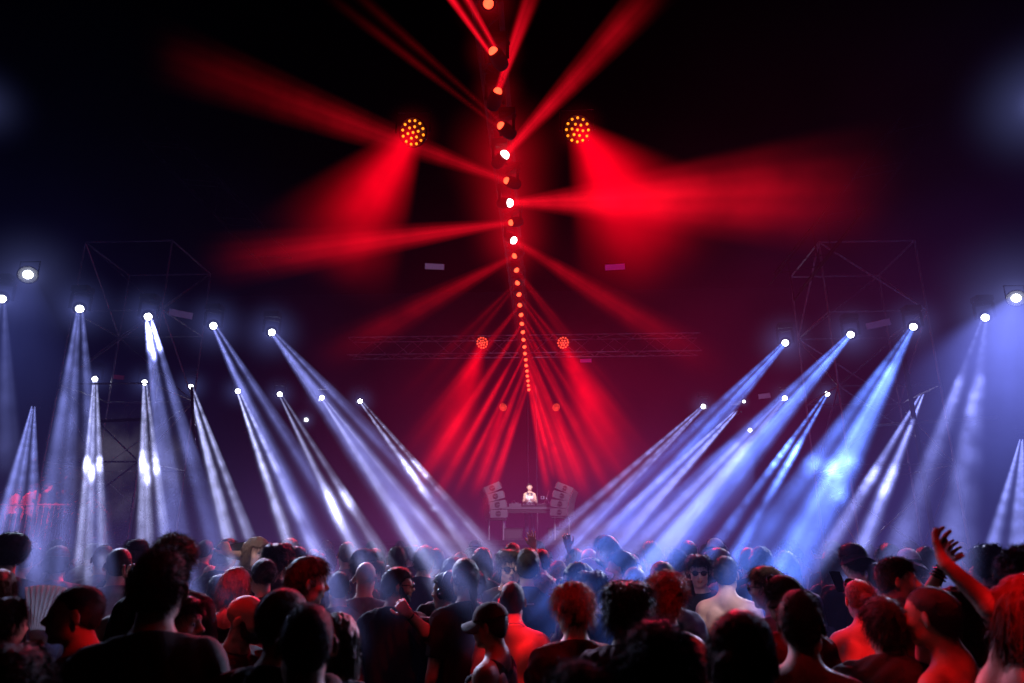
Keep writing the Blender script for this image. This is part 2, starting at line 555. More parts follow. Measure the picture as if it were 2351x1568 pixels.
for (u, v, z, eu, ev, ey, w, B, c, lab, kw) in rows:
    p = at_z(u, v, z)
    e = at_y(eu, ev, ey)
    kw = dict(kw)

    def along(row):
        # how far down the beam (0..1) that row of the photo lies, with perspective
        f = (row - v) / (ev - v)
        yy = 1 / ((1 - f) / p.y + f / e.y)
        return (p.y - yy) / (p.y - e.y) / 1.02

    if 'start' in kw:
        kw['start'] = along(kw['start'])
    if 'bumps' in kw:
        kw['bumps'] = [(along(a_), max(0.012, (along(a_ + b_) - along(a_ - b_)) / 2), g_) for a_, b_, g_ in kw['bumps']]
    face = (CAM - p).normalized()
    aim = (e - p)
    near = p.y < 15
    hidden = lab.startswith(('small far lamp hidden', 'small far lamp behind', 'small far lamp near the raised', 'small far lamp at the'))
    root = moving_head(p, aim.normalized() + face * 0.7, 1.0, M['black_metal'] if hidden else M['white_lens'], 0.066, face=face)
    e = p + aim * 1.02
    beam(root, p + aim.normalized() * 0.03, e, 0.07, far_r(w, e) * (1.5 if near else 1.35), c, B * 1.75, **{**dict(fade=(0.95, 1.0), sharp=22.0, sscale=1.4), **kw})
    if not hidden:
        halo(root, p, 1.0 if near else 0.8, (0.22, 0.27, 0.9), 0.9 if near else 0.6)
    tag(root, lab, 'stage light', 'white moving head lights on the side trusses')
    lamp_pos.append((p, e, w))

# ---- wide white floods
floods = [
    (64, 631, 6.4, -40, 1080, 8.5, 620, 0.10, 'large ringed flood lamp at the upper edge of the blue rows, soft wide cone', 1.0, 1.4),
    (2333, 685, 6.2, 2300, 1230, 6.5, 1000, 0.60, 'large star bright flood lamp filling its side with blue haze', 1.0, 2.0),
    (1722, 988, 6.0, 1600, 1230, 12.0, 300, 0.16, 'ringed flood lamp with a soft cone, between the slanted blue beams', 0.8, 0.8),
    (2392, 236, 8.5, None, 0, 0, 0, 0, 'flood lamp just past the upper picture edge, only its pale glow in view', 1.0, 1.6),
    (-42, 240, 8.5, None, 0, 0, 0, 0, 'flood lamp beyond the picture edge high above the ringed flood, faint glow', 1.0, 1.0),
    (703, 964, 6.0, None, 0, 0, 0, 0, 'ringed flood lamp without a beam, among the small far lamps', 0.75, 0.6),
    (883, 1056, 6.0, None, 0, 0, 0, 0, 'tiny ringed flood lamp seen through the long slanted beam', 0.6, 0.35),
    (1562, 1070, 6.0, None, 0, 0, 0, 0, 'tiny flood lamp seen through the pale beam beside the stage', 0.5, 0.35),
    (1708, 922, 6.0, None, 0, 0, 0, 0, 'tiny flood lamp under a blank panel right of the red column', 0.45, 0.3),
]
for (u, v, z, eu, ev, ey, w, B, lab, s, h) in floods:
    p = at_z(u, v, z)
    face = (CAM - p).normalized()
    root = empty('flood_light', p)
    rot = align_z(face + Vector((0, 0, -0.25))).to_4x4()
    MB().lathe([(0.05 * s, -0.2 * s), (0.13 * s, -0.15 * s), (0.16 * s, -0.02 * s), (0.165 * s, 0.0), (0.145 * s, 0.0), (0.135 * s, -0.03 * s)], 24, rot).build('housing', M['stage_black'], root, True)
    prof = [(0.075 * s * math.cos(t), -0.02 * s + 0.055 * s * math.sin(t)) for t in (0, 0.4, 0.8, 1.2, 1.5)]
    MB().lathe(prof, 18, rot).build('lens', M['white_lens'], root, True)
    sd = Vector((1, 0, 0))
    MB().tube([sd * 0.18 * s, sd * 0.18 * s + Vector((0, 0, 0.25 * s)), -sd * 0.18 * s + Vector((0, 0, 0.25 * s)), -sd * 0.18 * s], 0.012 * s, 6).build('bracket', M['black_metal'], root)
    if eu is not None:
        e = at_y(eu, ev, ey)
        beam(root, p, e, 0.1, far_r(w, e), (0.13, 0.165, 0.70), B, shafts=1, sharp=1.2, p=0.5, fade=(0.4, 1.0), smoke=(0.55, 1.2), sscale=0.5, streak=0.15, rate=1.2)
    halo(root, p, h, (0.26, 0.31, 0.9), 0.9 if u > 2300 else 0.6 if u > 0 else 0.4)
    tag(root, lab, 'flood light')

# ---- round LED wash lights with red dots
leds = [
    (948, 304, 33, 720, 640, 330, 0.36, 'large round red dot light left of the lamp column'),
    (1326, 298, 33, 1560, 640, 420, 0.50, 'large round red dot light right of the lamp column'),
    (1107, 787, 15, 990, 1120, 170, 0.42, 'mid-sized red dot light on the cross truss, left one of the pair'),
    (1293, 787, 15, 1440, 1120, 190, 0.46, 'mid-sized red dot light on the cross truss, right one of the pair'),
    (1155, 935, 9.5, 1080, 1150, 70, 0.20, 'small red dot light above the loudspeakers, left one of the pair'),
    (1277, 935, 9.5, 1360, 1150, 80, 0.22, 'small red dot light above the loudspeakers, right one of the pair'),
    (235, 933, 7, None, 0, 0, 0, 'tiny red dot light beside the scaffold beam on the far left'),
    (347, 933, 7, None, 0, 0, 0, 'tiny red dot light behind the scaffold pole and smoke'),
    (2023, 942, 8, None, 0, 0, 0, 'tiny red dot light inside the right scaffold tower'),
]
for i, (u, v, rp, eu, ev, w, B, lab) in enumerate(leds):
    rad = 0.16
    dist = rad * FPX / rp
    p = at_dist(u, v, dist)
    root = empty('led_wash_light', p)
    sgn = -1 if u < 1180 else 1
    rot = align_z(Vector((0.32 * sgn, -1.0, -0.55 if i < 2 else -0.45))).to_4x4()
    MB().lathe([(0.06, -0.16), (0.13, -0.13), (rad * 1.02, -0.03), (rad * 1.06, 0.012), (rad * 0.98, 0.012), (rad * 0.97, -0.004)], 28, rot).build('housing', M['black_metal'], root, True)
    MB().lathe([(rad * 0.97, -0.012), (rad * 0.5, -0.010), (0.002, -0.010)], 28, rot).build('front_panel', M['led_face'], root)
    spots = [(0, 0)] + [(0.40 * math.cos(t), 0.40 * math.sin(t)) for t in np.arange(6) * math.pi / 3] + [(0.80 * math.cos(t + 0.13), 0.80 * math.sin(t + 0.13)) for t in np.arange(12) * math.pi / 6]
    rr = 0.095 if i < 2 else 0.125
    if i < 4:
        for (x, y) in spots:
            m4 = rot @ Matrix.Translation((x * rad, y * rad, 0))
            MB().lathe([(rr * rad, -0.008), (rr * rad * 0.85, 0.004), (rr * rad * 0.3, 0.008)], 10, m4).build('led_lens', M['led_red'] if i < 2 else M['led_spot'], root, True)
    else:
        mb = MB()
        for (x, y) in spots:
            mb.lathe([(rr * rad, -0.008), (rr * rad * 0.3, 0.006)], 8, rot @ Matrix.Translation((x * rad, y * rad, 0)))
        tag(mb.build('led_lens', M['led_spot'], root), kind='stuff')
    MB().tube([(0.19, 0, 0), (0.19, 0, 0.26), (-0.19, 0, 0.26), (-0.19, 0, 0)], 0.012, 6).build('bracket', M['black_metal'], root)
    if eu is not None:
        e = at_y(eu, ev, p.y - 0.2)
        r1 = w / 2 * (e - CAM).dot(FW) / FPX
        beam(root, p, e, rad, r1 * 1.4, (1.0, 0.0, 0.012), B * (7.0 if i < 2 else 4.5), shafts=1, sharp=4.2, p=0.7 if i < 2 else 0.5, fade=(0.05, 1.0), smoke=(0.5, 1.25), sscale=0.55, streak=0.1)
        halo(root, p, 0.42, RED, 0.5)
    tag(root, lab, 'wash light')

# ---- haze over the crowd and the stage, its coloured light painted in as glow
t = NT('haze')
pos = t.n('ShaderNodeNewGeometry').outputs['Position']
blobs = [
    # centre, 1/size per axis, painted glow colour per metre
    ((-0.5, 18, 1.4), (0.17, 0.12, 0.45), (0.0026, 0.0002, 0.0027)),
    ((0.3, 15, 3.6), (0.19, 0.18, 0.42), (0.0026, 0.0, 0.0003)),
    ((-0.5, 16, 3.6), (0.34, 0.2, 0.36), (0.0095, 0.0, 0.0006)),
    ((3.6, 13, 5.0), (0.28, 0.2, 0.46), (0.0052, 0.0, 0.0001)),
    ((6.5, 13, 1.6), (0.18, 0.11, 0.45), (0.0004, 0.0008, 0.0056)),
    ((-9.0, 13, 1.6), (0.18, 0.11, 0.45), (0.0006, 0.0005, 0.0024)),
    ((0.5, 8.0, 1.3), (0.09, 0.25, 0.9), (0.0036, 0.0024, 0.0080)),
    ((10.5, 13, 6.0), (0.17, 0.14, 0.22), (0.0002, 0.0003, 0.0022)),
    ((-10.5, 13, 5.0), (0.17, 0.14, 0.22), (0.0002, 0.0002, 0.0014)),
]
acc = None
for c, s, rgb in blobs:
    d = t.vmath('MULTIPLY', t.vmath('SUBTRACT', pos, c), s)
    g = t.math('EXPONENT', t.math('MULTIPLY', t.vmath('DOT_PRODUCT', d, d), -1.0))
    v = t.n('ShaderNodeVectorMath', {0: rgb, 'Scale': g}, operation='SCALE').outputs[0]
    acc = v if acc is None else t.vmath('ADD', acc, v)
no = t.n('ShaderNodeTexNoise', {'Vector': pos, 'Scale': 0.45, 'Detail': 3.0}).outputs['Fac']
st = t.rng(no, 0.35, 0.65, 0.5, 1.5)
hm = volume_out(t, acc, st, 2.0)
mb = MB().box((0, 15.75, 4.6), (34, 22.5, 9.1))
tag(mb.build('haze', hm), 'thin self-glowing purple haze over the crowd and stage', 'haze', kind='stuff')

# pale smoke clouds, the light on them painted in as their own glow
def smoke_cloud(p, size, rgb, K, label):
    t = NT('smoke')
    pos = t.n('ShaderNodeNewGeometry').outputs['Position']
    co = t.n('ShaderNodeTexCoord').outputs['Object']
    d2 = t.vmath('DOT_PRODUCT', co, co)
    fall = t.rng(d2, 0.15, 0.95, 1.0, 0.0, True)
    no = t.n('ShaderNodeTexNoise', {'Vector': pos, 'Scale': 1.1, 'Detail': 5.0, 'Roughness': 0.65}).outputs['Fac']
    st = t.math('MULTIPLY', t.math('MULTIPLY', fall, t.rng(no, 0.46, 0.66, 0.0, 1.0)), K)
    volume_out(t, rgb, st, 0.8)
    bm = bmesh.new()
    bmesh.ops.create_icosphere(bm, subdivisions=2, radius=1.0)
    me = bpy.data.meshes.new('smoke')
    bm.to_mesh(me)
    o = link('smoke', me, t.m)
    o.location = p
    o.scale = size
    tag(o, label, 'smoke', kind='stuff')


smoke_cloud(at_y(290, 1070, 17.5), (2.1, 1.2, 1.7), (0.5, 0.45, 0.62), 0.09, 'pale self-glowing cloud of smoke beside the far lamps')
smoke_cloud(at_y(1070, 1255, 12.0), (1.2, 1.0, 0.35), (0.5, 0.45, 0.85), 0.30, 'low self-glowing puff of smoke before the stage')
smoke_cloud(at_y(1370, 1235, 11.0), (0.9, 0.8, 0.4), (0.5, 0.45, 0.85), 0.22, 'low self-glowing puff of smoke at the foot of the beams')

w = bpy.data.worlds.new('World')
scene.world = w
w.use_nodes = True
wt = w.node_tree
sky = wt.nodes.new('ShaderNodeTexSky')
sky.sky_type = 'NISHITA'
sky.sun_disc = False
sky.sun_elevation = R(-9)
sky.sun_rotation = R(20)
bg = wt.nodes['Background']
wt.links.new(sky.outputs[0], bg.inputs[0])
bg.inputs[1].default_value = 0.006
# ------------------------------------------------------------------ people: a smooth union of shapes, meshed as one surface


def _rotm(yaw=0, pitch=0, roll=0):
    return np.array(Matrix.Rotation(R(yaw), 3, 'Z') @ Matrix.Rotation(R(pitch), 3, 'X') @ Matrix.Rotation(R(roll), 3, 'Y'))


class Shape:
    """One piece of a figure. kind: 'e' ellipsoid (c, r, rotation) or 'c' round cone (a, b, ra, rb)."""

    def __init__(self, kind, *a, k=0.02, op='+'):
        self.kind, self.a, self.k, self.op = kind, a, k, op

    def box(self):
        if self.kind == 'e':
            c, r = np.array(self.a[0]), np.array(self.a[1])
            if self.a[2] is not None:
                r = np.abs(self.a[2]) @ r
            return c - r, c + r
        a, b, ra, rb = self.a
        m = max(ra, rb)
        return np.minimum(a, b) - m, np.maximum(a, b) + m

    def dist(self, X, Y, Z):
        if self.kind == 'e':
            c, r, rot = self.a
            x, y, z = X - c[0], Y - c[1], Z - c[2]
            if rot is not None:
                x, y, z = (rot[0, 0] * x + rot[1, 0] * y + rot[2, 0] * z, rot[0, 1] * x + rot[1, 1] * y + rot[2, 1] * z, rot[0, 2] * x + rot[1, 2] * y + rot[2, 2] * z)
            k0 = np.sqrt((x / r[0]) ** 2 + (y / r[1]) ** 2 + (z / r[2]) ** 2)
            k1 = np.sqrt((x / r[0] ** 2) ** 2 + (y / r[1] ** 2) ** 2 + (z / r[2] ** 2) ** 2)
            return k0 * (k0 - 1) / np.maximum(k1, 1e-6)
        a, b, ra, rb = self.a
        ba = np.array(b) - np.array(a)
        L = max(float(ba @ ba), 1e-9)
        x, y, z = X - a[0], Y - a[1], Z - a[2]
        t = np.clip((x * ba[0] + y * ba[1] + z * ba[2]) / L, 0, 1)
        return np.sqrt((x - t * ba[0]) ** 2 + (y - t * ba[1]) ** 2 + (z - t * ba[2]) ** 2) - (ra + t * (rb - ra))

    def grown(self, g):
        if self.kind == 'e':
            c, r, rot = self.a
            return Shape('e', c, tuple(np.array(r) + g), rot, k=self.k, op=self.op)
        a, b, ra, rb = self.a
        return Shape('c', a, b, ra + g, rb + g, k=self.k, op=self.op)


def E(c, r, rot=None, k=0.02, op='+'):
    return Shape('e', c, r, rot, k=k, op=op)


def C(a, b, ra, rb, k=0.02, op='+'):
    return Shape('c', np.array(a, float), np.array(b, float), ra, rb, k=k, op=op)


class Field:
    def __init__(self, shapes, h, pad=0.03, clip_lo=None):
        lo = np.min([s.box()[0] for s in shapes if s.op == '+'], axis=0) - pad
        hi = np.max([s.box()[1] for s in shapes if s.op == '+'], axis=0) + pad
        if clip_lo is not None:
            lo[2] = max(lo[2], clip_lo)
        self.lo, self.h = lo, h
        n = np.ceil((hi - lo) / h).astype(int) + 2
        self.ax = [(lo[i] + h * np.arange(n[i])).astype(np.float32) for i in range(3)]
        self.A = np.full(n, 0.06, np.float32)
        for s in shapes:
            self.put(s)

    def window(self, lo, hi):
        i0 = np.clip(np.floor((lo - self.lo) / self.h).astype(int), 0, np.array(self.A.shape) - 1)
        i1 = np.clip(np.ceil((hi - self.lo) / self.h).astype(int) + 1, 1, self.A.shape)
        sl = tuple(slice(a, max(b, a + 1)) for a, b in zip(i0, i1))
        X = self.ax[0][sl[0]][:, None, None]
        Y = self.ax[1][sl[1]][None, :, None]
        Z = self.ax[2][sl[2]][None, None, :]
        return sl, X, Y, Z

    def put(self, s):
        lo, hi = s.box()
        m = s.k + 3 * self.h + 0.03
        sl, X, Y, Z = self.window(lo - m, hi + m)
        d = s.dist(X, Y, Z)
        a = self.A[sl]
        if s.op == '+':
            hh = np.maximum(s.k - np.abs(a - d), 0)
            self.A[sl] = np.minimum(a, d) - hh * hh / (4 * s.k)
        elif s.op == '-':
            hh = np.maximum(s.k - np.abs(a + d), 0)
            self.A[sl] = np.maximum(a, -d) + hh * hh / (4 * s.k)

    def grid(self):
        return self.ax[0][:, None, None], self.ax[1][None, :, None], self.ax[2][None, None, :]

    def cut(self, fn):
        """Keep only where fn < 0."""
        self.A = np.maximum(self.A, fn(*self.grid()).astype(np.float32))

    def wrinkle(self, amp, seed, lam=(0.05, 0.16)):
        r = np.random.default_rng(seed)
        X, Y, Z = self.grid()
        acc = 0
        for i in range(6):
            d = r.normal(size=3)
            d[2] *= 0.55
            d /= np.linalg.norm(d)
            kk = 2 * math.pi / r.uniform(*lam)
            acc = acc + np.sin(kk * (d[0] * X + d[1] * Y + d[2] * Z) + r.uniform(0, 6.28))
        self.A = self.A + (amp * acc / 2.2).astype(np.float32)

    def mesh(self):
        A = self.A
        A[0], A[-1], A[:, 0], A[:, -1], A[:, :, 0], A[:, :, -1] = (np.maximum(v, 0.002) for v in (A[0], A[-1], A[:, 0], A[:, -1], A[:, :, 0], A[:, :, -1]))
        I = A < 0
        nx, ny, nz = A.shape
        cnt = np.zeros((nx - 1, ny - 1, nz - 1), np.int8)
        for dx in (0, 1):
            for dy in (0, 1):
                for dz in (0, 1):
                    cnt += I[dx:nx - 1 + dx, dy:ny - 1 + dy, dz:nz - 1 + dz]
        act = (cnt > 0) & (cnt < 8)
        ci = np.argwhere(act)
        idx = np.full(act.shape, -1, np.int32)
        idx[act] = np.arange(len(ci))
        P = np.zeros((len(ci), 3))
        W = np.zeros(len(ci))
        corners = [(x, y, z) for x in (0, 1) for y in (0, 1) for z in (0, 1)]
        vals = {c: A[ci[:, 0] + c[0], ci[:, 1] + c[1], ci[:, 2] + c[2]] for c in corners}
        for c in corners:
            for ax in range(3):
                if c[ax] == 0:
                    c2 = tuple(1 if i == ax else c[i] for i in range(3))
                    a, b = vals[c], vals[c2]
                    m = (a < 0) != (b < 0)
                    t = np.where(m, a / np.where(m, a - b, 1), 0)
                    for i in range(3):
                        P[:, i] += np.where(m, c[i] + (t if i == ax else 0), 0)
                    W += m
        P /= W[:, None]
        V = (ci + P) * self.h + self.lo
        quads = []
        for ax in range(3):
            o1, o2 = [(1, 2), (2, 0), (0, 1)][ax]
            sl0 = [slice(1, None)] * 3
            sl1 = [slice(1, None)] * 3
            sl0[ax], sl1[ax] = slice(0, -1), slice(1, None)
            a, b = I[tuple(sl0)], I[tuple(sl1)]
            off = np.array([1, 1, 1])
            off[ax] = 0
            e = np.argwhere(a != b) + off
            e = e[(e < np.array(idx.shape)).all(axis=1)]
            d1 = np.zeros(3, int)
            d2 = np.zeros(3, int)
            d1[o1], d2[o2] = 1, 1
            q = np.stack([idx[tuple((e - x).T)] for x in (d1 + d2, d2, 0 * d1, d1)], axis=1)
            fl = I[tuple(e.T)]
            q = np.where(fl[:, None], q, q[:, ::-1])
            quads.append(q)
        Q = np.concatenate(quads)
        Q = Q[(Q >= 0).all(axis=1)]
        return V, Q


def mesh_from(name, V, Q, smooth=True, tris=None):
    me = bpy.data.meshes.new(name)
    nq = len(Q)
    nt = 0 if tris is None else len(tris)
    me.vertices.add(len(V))
    me.vertices.foreach_set('co', np.ascontiguousarray(V, np.float32).ravel())
    loops = np.asarray(Q, np.int32).ravel()
    starts = np.arange(nq) * 4
    if nt:
        starts = np.concatenate([starts, nq * 4 + np.arange(nt) * 3])
        loops = np.concatenate([loops, np.asarray(tris, np.int32).ravel()])
    me.loops.add(len(loops))
    me.loops.foreach_set('vertex_index', loops)
    me.polygons.add(nq + nt)
    me.polygons.foreach_set('loop_start', starts.astype(np.int32))
    me.update(calc_edges=True)
    if smooth:
        me.polygons.foreach_set('use_smooth', np.ones(nq + nt, bool))
    me.validate()
    return me


# ---- head, in its own frame (x right, y to the face, z up), 0.23 high, middle at the eyes
EYE = (0.031, 0.074, 0.003)


def head_shapes(fem, big=1.0):
    j = 0.92 if fem else 1.0
    s = [
        E((0, -0.012, 0.035), (0.072, 0.096, 0.080), k=0.02),
        E((0, 0.028, -0.008), (0.062, 0.062, 0.090), k=0.03),
        E((0, 0.026, -0.062), (0.051 * j, 0.054, 0.048), k=0.03),
        E((0, 0.070, -0.098), (0.021 * j, 0.018, 0.016), k=0.025),
        E((0, 0.082, 0.024), (0.044, 0.012, 0.009), k=0.018),
        E((0, 0.079, -0.046), (0.024, 0.016, 0.022), k=0.02),
    ]
    for x in (-1, 1):
        s.append(E((0.044 * x, 0.056, -0.026), (0.019, 0.022, 0.017), k=0.025))
        s.append(E((0.045 * x * j, 0.012, -0.076), (0.012, 0.026, 0.016), k=0.03))
    for x in (-1, 1):
        s.append(E((0.031 * x, 0.094, 0.004), (0.017, 0.017, 0.012), k=0.016, op='-'))
        s.append(E((EYE[0] * x, EYE[1], EYE[2]), (0.0125, 0.0125, 0.0125), k=0.006))
    s += [
        C((0, 0.088, 0.014), (0, 0.112, -0.024), 0.008, 0.0115, k=0.012),
        C((0, 0.112, -0.024), (0, 0.100, -0.036), 0.0095, 0.007, k=0.01),
        E((0.012, 0.099, -0.031), (0.008, 0.010, 0.008), k=0.008),
        E((-0.012, 0.099, -0.031), (0.008, 0.010, 0.008), k=0.008),
        E((0, 0.094, -0.054), (0.021, 0.009, 0.0055), k=0.008),
        E((0, 0.091, -0.066), (0.018, 0.010, 0.0065), k=0.008),
        E((0, 0.104, -0.060), (0.024, 0.009, 0.0022), k=0.004, op='-'),
    ]
    for x in (-1, 1):
        tilt = np.array(Matrix.Rotation(R(34 * x), 3, 'Z') @ Matrix.Rotation(R(-12), 3, 'X'))
        s.append(E((0.082 * x, -0.014, -0.008), (0.0075, 0.021, 0.033), tilt, k=0.008))
        s.append(E((0.090 * x, -0.006, -0.004), (0.006, 0.009, 0.017), tilt, k=0.005, op='-'))
    return s


def moved(shapes, rot, org):
    """Shapes of the head frame, put into the person's frame."""
    out = []
    for s in shapes:
        if s.kind == 'e':
            c, r, m = s.a
            m2 = rot if m is None else rot @ m
            out.append(Shape('e', tuple(rot @ np.array(c) + org), r, m2, k=s.k, op=s.op))
        else:
            a, b, ra, rb = s.a
            out.append(Shape('c', rot @ np.array(a) + org, rot @ np.array(b) + org, ra, rb, k=s.k, op=s.op))
    return out


def hand_shapes(W, d, n, curl=0.5, spread=0.10, side=1, curls=None):
    """A palm, four fingers and a thumb. W wrist, d towards the fingers, n out of the palm."""
    W, d, n = (np.array(x, float) for x in (W, d, n))
    d /= np.linalg.norm(d)
    n = n - d * (n @ d)
    n /= np.linalg.norm(n)
    s = np.cross(d, n) * side
    out = []
    offs = (-0.030, -0.0105, 0.0105, 0.029)
    lens = (0.066, 0.078, 0.083, 0.074)
    for i in range(4):
        base = W + s * offs[i] * 0.55 + d * 0.012
        kn = W + s * offs[i] + d * (0.082 if i in (1, 2) else 0.076)
        out.append(C(base, kn, 0.0145, 0.0115, k=0.012))
        ang = 0.0
        p = kn
        fd = d + s * (offs[i] / 0.03) * spread
        fd /= np.linalg.norm(fd)
        cu = curl if curls is None else curls[i]
        for seg in range(3):
            ang += cu * (0.8 if seg == 0 else 1.0)
            q = p + (fd * math.cos(ang) + n * math.sin(ang)) * lens[i] * (0.46, 0.30, 0.24)[seg]
            out.append(C(p, q, 0.0098 - 0.0011 * seg, 0.0090 - 0.0012 * seg, k=0.003))
            p = q
    t0 = W + s * 0.022 + d * 0.022 + n * 0.004
    t1 = t0 + (s * 0.7 + d * 0.6 + n * 0.25) * 0.042
    t2 = t1 + (s * 0.35 + d * 0.85 + n * (0.2 + 0.3 * curl)) * 0.034
    t3 = t2 + (s * 0.1 + d * 0.9 + n * (0.2 + 0.5 * curl)) * 0.026
    out += [C(t0, t1, 0.015, 0.012, k=0.012), C(t1, t2, 0.0115, 0.0105, k=0.004), C(t2, t3, 0.0102, 0.0085, k=0.003)]
    return out


def arm_pose(side, kind):
    """Elbow, wrist, finger direction, palm direction, curl (side -1 left, 1 right)."""
    x = side
    return {
        'down': ((0.232 * x, -0.04, 1.13), (0.235 * x, 0.06, 0.88), (0.0, 0.15, -1), (-x, 0.3, 0), 0.35),
        'bent': ((0.25 * x, -0.02, 1.14), (0.14 * x, 0.22, 1.20), (-0.55 * x, 0.6, 0.25), (-x, 0, 0.2), 0.6),
        'phone': ((0.25 * x, 0.10, 1.18), (0.12 * x, 0.30, 1.36), (-0.2 * x, 0.3, 0.9), (-x, 0.2, 0.1), 0.6),
        'chest': ((0.27 * x, 0.02, 1.16), (0.07 * x, 0.20, 1.28), (-0.8 * x, 0.3, 0.3), (0, -1, 0), 0.5),
        'head': ((0.36 * x, 0.06, 1.48), (0.15 * x, 0.05, 1.64), (-0.5 * x, 0.1, 0.8), (-x, 0, -0.3), 0.35),
        'up': ((0.27 * x, 0.08, 1.69), (0.24 * x, 0.12, 1.96), (-0.05 * x, 0.1, 1), (0, 1, 0), 0.12),
    }[kind]


HAIRC = {'black': (0.006, 0.005, 0.005), 'dark': (0.012, 0.008, 0.006), 'brown': (0.035, 0.018, 0.010), 'blond': (0.24, 0.16, 0.09), 'red': (0.14, 0.03, 0.015), 'grey': (0.22, 0.21, 0.22), 'white': (0.5, 0.5, 0.5), 'light': (0.12, 0.075, 0.045)}
SKINC = {'fair': (0.52, 0.32, 0.24), 'mid': (0.40, 0.23, 0.16), 'tan': (0.27, 0.14, 0.09), 'deep': (0.10, 0.05, 0.033)}
CLOTH = {'black': (0.010, 0.010, 0.012), 'charcoal': (0.03, 0.03, 0.034), 'navy': (0.014, 0.016, 0.035), 'white': (0.62, 0.60, 0.62), 'grey': (0.20, 0.20, 0.21), 'pink': (0.40, 0.16, 0.20), 'cream': (0.55, 0.46, 0.38), 'red': (0.35, 0.02, 0.02), 'wine': (0.08, 0.012, 0.02), 'sand': (0.30, 0.24, 0.17), 'denim': (0.03, 0.045, 0.09)}


def pmat(kind, c):
    key = kind + '_' + c
    if key not in M:
        if kind == 'hair':
            M[key] = plain(key, HAIRC[c], 0.58, var=0.6, scale=90, bump=0.6, bscale=260)
        elif kind == 'skin':
            M[key] = plain(key, SKINC[c], 0.55, var=0.22, scale=18, bump=0.25, bscale=200, spec=0.35)
        else:
            M[key] = plain(key, CLOTH[c], 0.85, var=0.18, scale=40, bump=0.25, bscale=400, spec=0.25)
    return M[key]


M['shades'] = plain('shades', (0.004, 0.004, 0.005), 0.35)
M['eye_white'] = plain('eye_white', (0.6, 0.58, 0.56), 0.25, var=0.05)
M['eye_dark'] = plain('eye_dark', (0.01, 0.007, 0.005), 0.15, var=0.05)
M['lip'] = plain('lip', (0.33, 0.11, 0.09), 0.4, var=0.1)
M['print_white'] = plain('print_white', (0.5, 0.48, 0.5), 0.8)
M['print_pale'] = plain('print_pale', (0.30, 0.20, 0.22), 0.8)
M['chrome'] = plain('chrome', (0.6, 0.6, 0.62), 0.25, 0.9)
M['phone_body'] = plain('phone_body', (0.01, 0.01, 0.012), 0.2)
_scr = NT('phone_screen')
M['phone_screen'] = _scr.surf(_scr.n('ShaderNodeEmission', {'Color': (0.45, 0.40, 0.85, 1), 'Strength': 0.35}).outputs[0])


def strands(V, Q, n, rs, length, flow, lift, wid, seg=3, curl=0.0, keep=None):
    """Loose tapered locks growing out of a hair surface: lists of points and faces."""
    c = V[Q].mean(axis=1)
    nr = np.cross(V[Q[:, 2]] - V[Q[:, 0]], V[Q[:, 3]] - V[Q[:, 1]])
    nr /= np.maximum(np.linalg.norm(nr, axis=1), 1e-9)[:, None]
    cand = np.arange(len(Q)) if keep is None else np.flatnonzero(keep(c, nr))
    if len(cand) == 0:
        return np.zeros((0, 3)), np.zeros((0, 4), int)
    pick = rs.choice(cand, n)
    p = c[pick] - nr[pick] * 0.004 + rs.normal(size=(n, 3)) * 0.002
    nn = nr[pick]
    f = flow(c[pick], nn) if callable(flow) else np.tile(np.array(flow, float), (n, 1))
    d = nn * lift + f + rs.normal(size=(n, 3)) * 0.28
    d /= np.linalg.norm(d, axis=1)[:, None]
    L = length * rs.uniform(0.5, 1.25, n)
    side = np.cross(d, rs.normal(size=(n, 3)))
    side /= np.maximum(np.linalg.norm(side, axis=1), 1e-6)[:, None]
    pts, q = [], []
    ph = rs.uniform(0, 6.28, n)
    up2 = np.cross(side, d)
    for i in range(seg + 1):
        t = i / seg
        pos = p + d * (L * t)[:, None]
        pos[:, 2] -= 0.35 * L * t * t
        if curl:
            pos = pos + (side * np.sin(ph + 7 * t)[:, None] + up2 * np.cos(ph + 7 * t)[:, None]) * curl * t
        w = wid * (1 - 0.85 * t)
        pts.append(pos - side * w)
        pts.append(pos + side * w)
    P = np.stack(pts, axis=1).reshape(-1, 3)
    base = np.arange(n) * (2 * (seg + 1))
    for i in range(seg):
        q.append(np.stack([base + 2 * i, base + 2 * i + 1, base + 2 * i + 3, base + 2 * i + 2], axis=1))
    return P, np.concatenate(q)


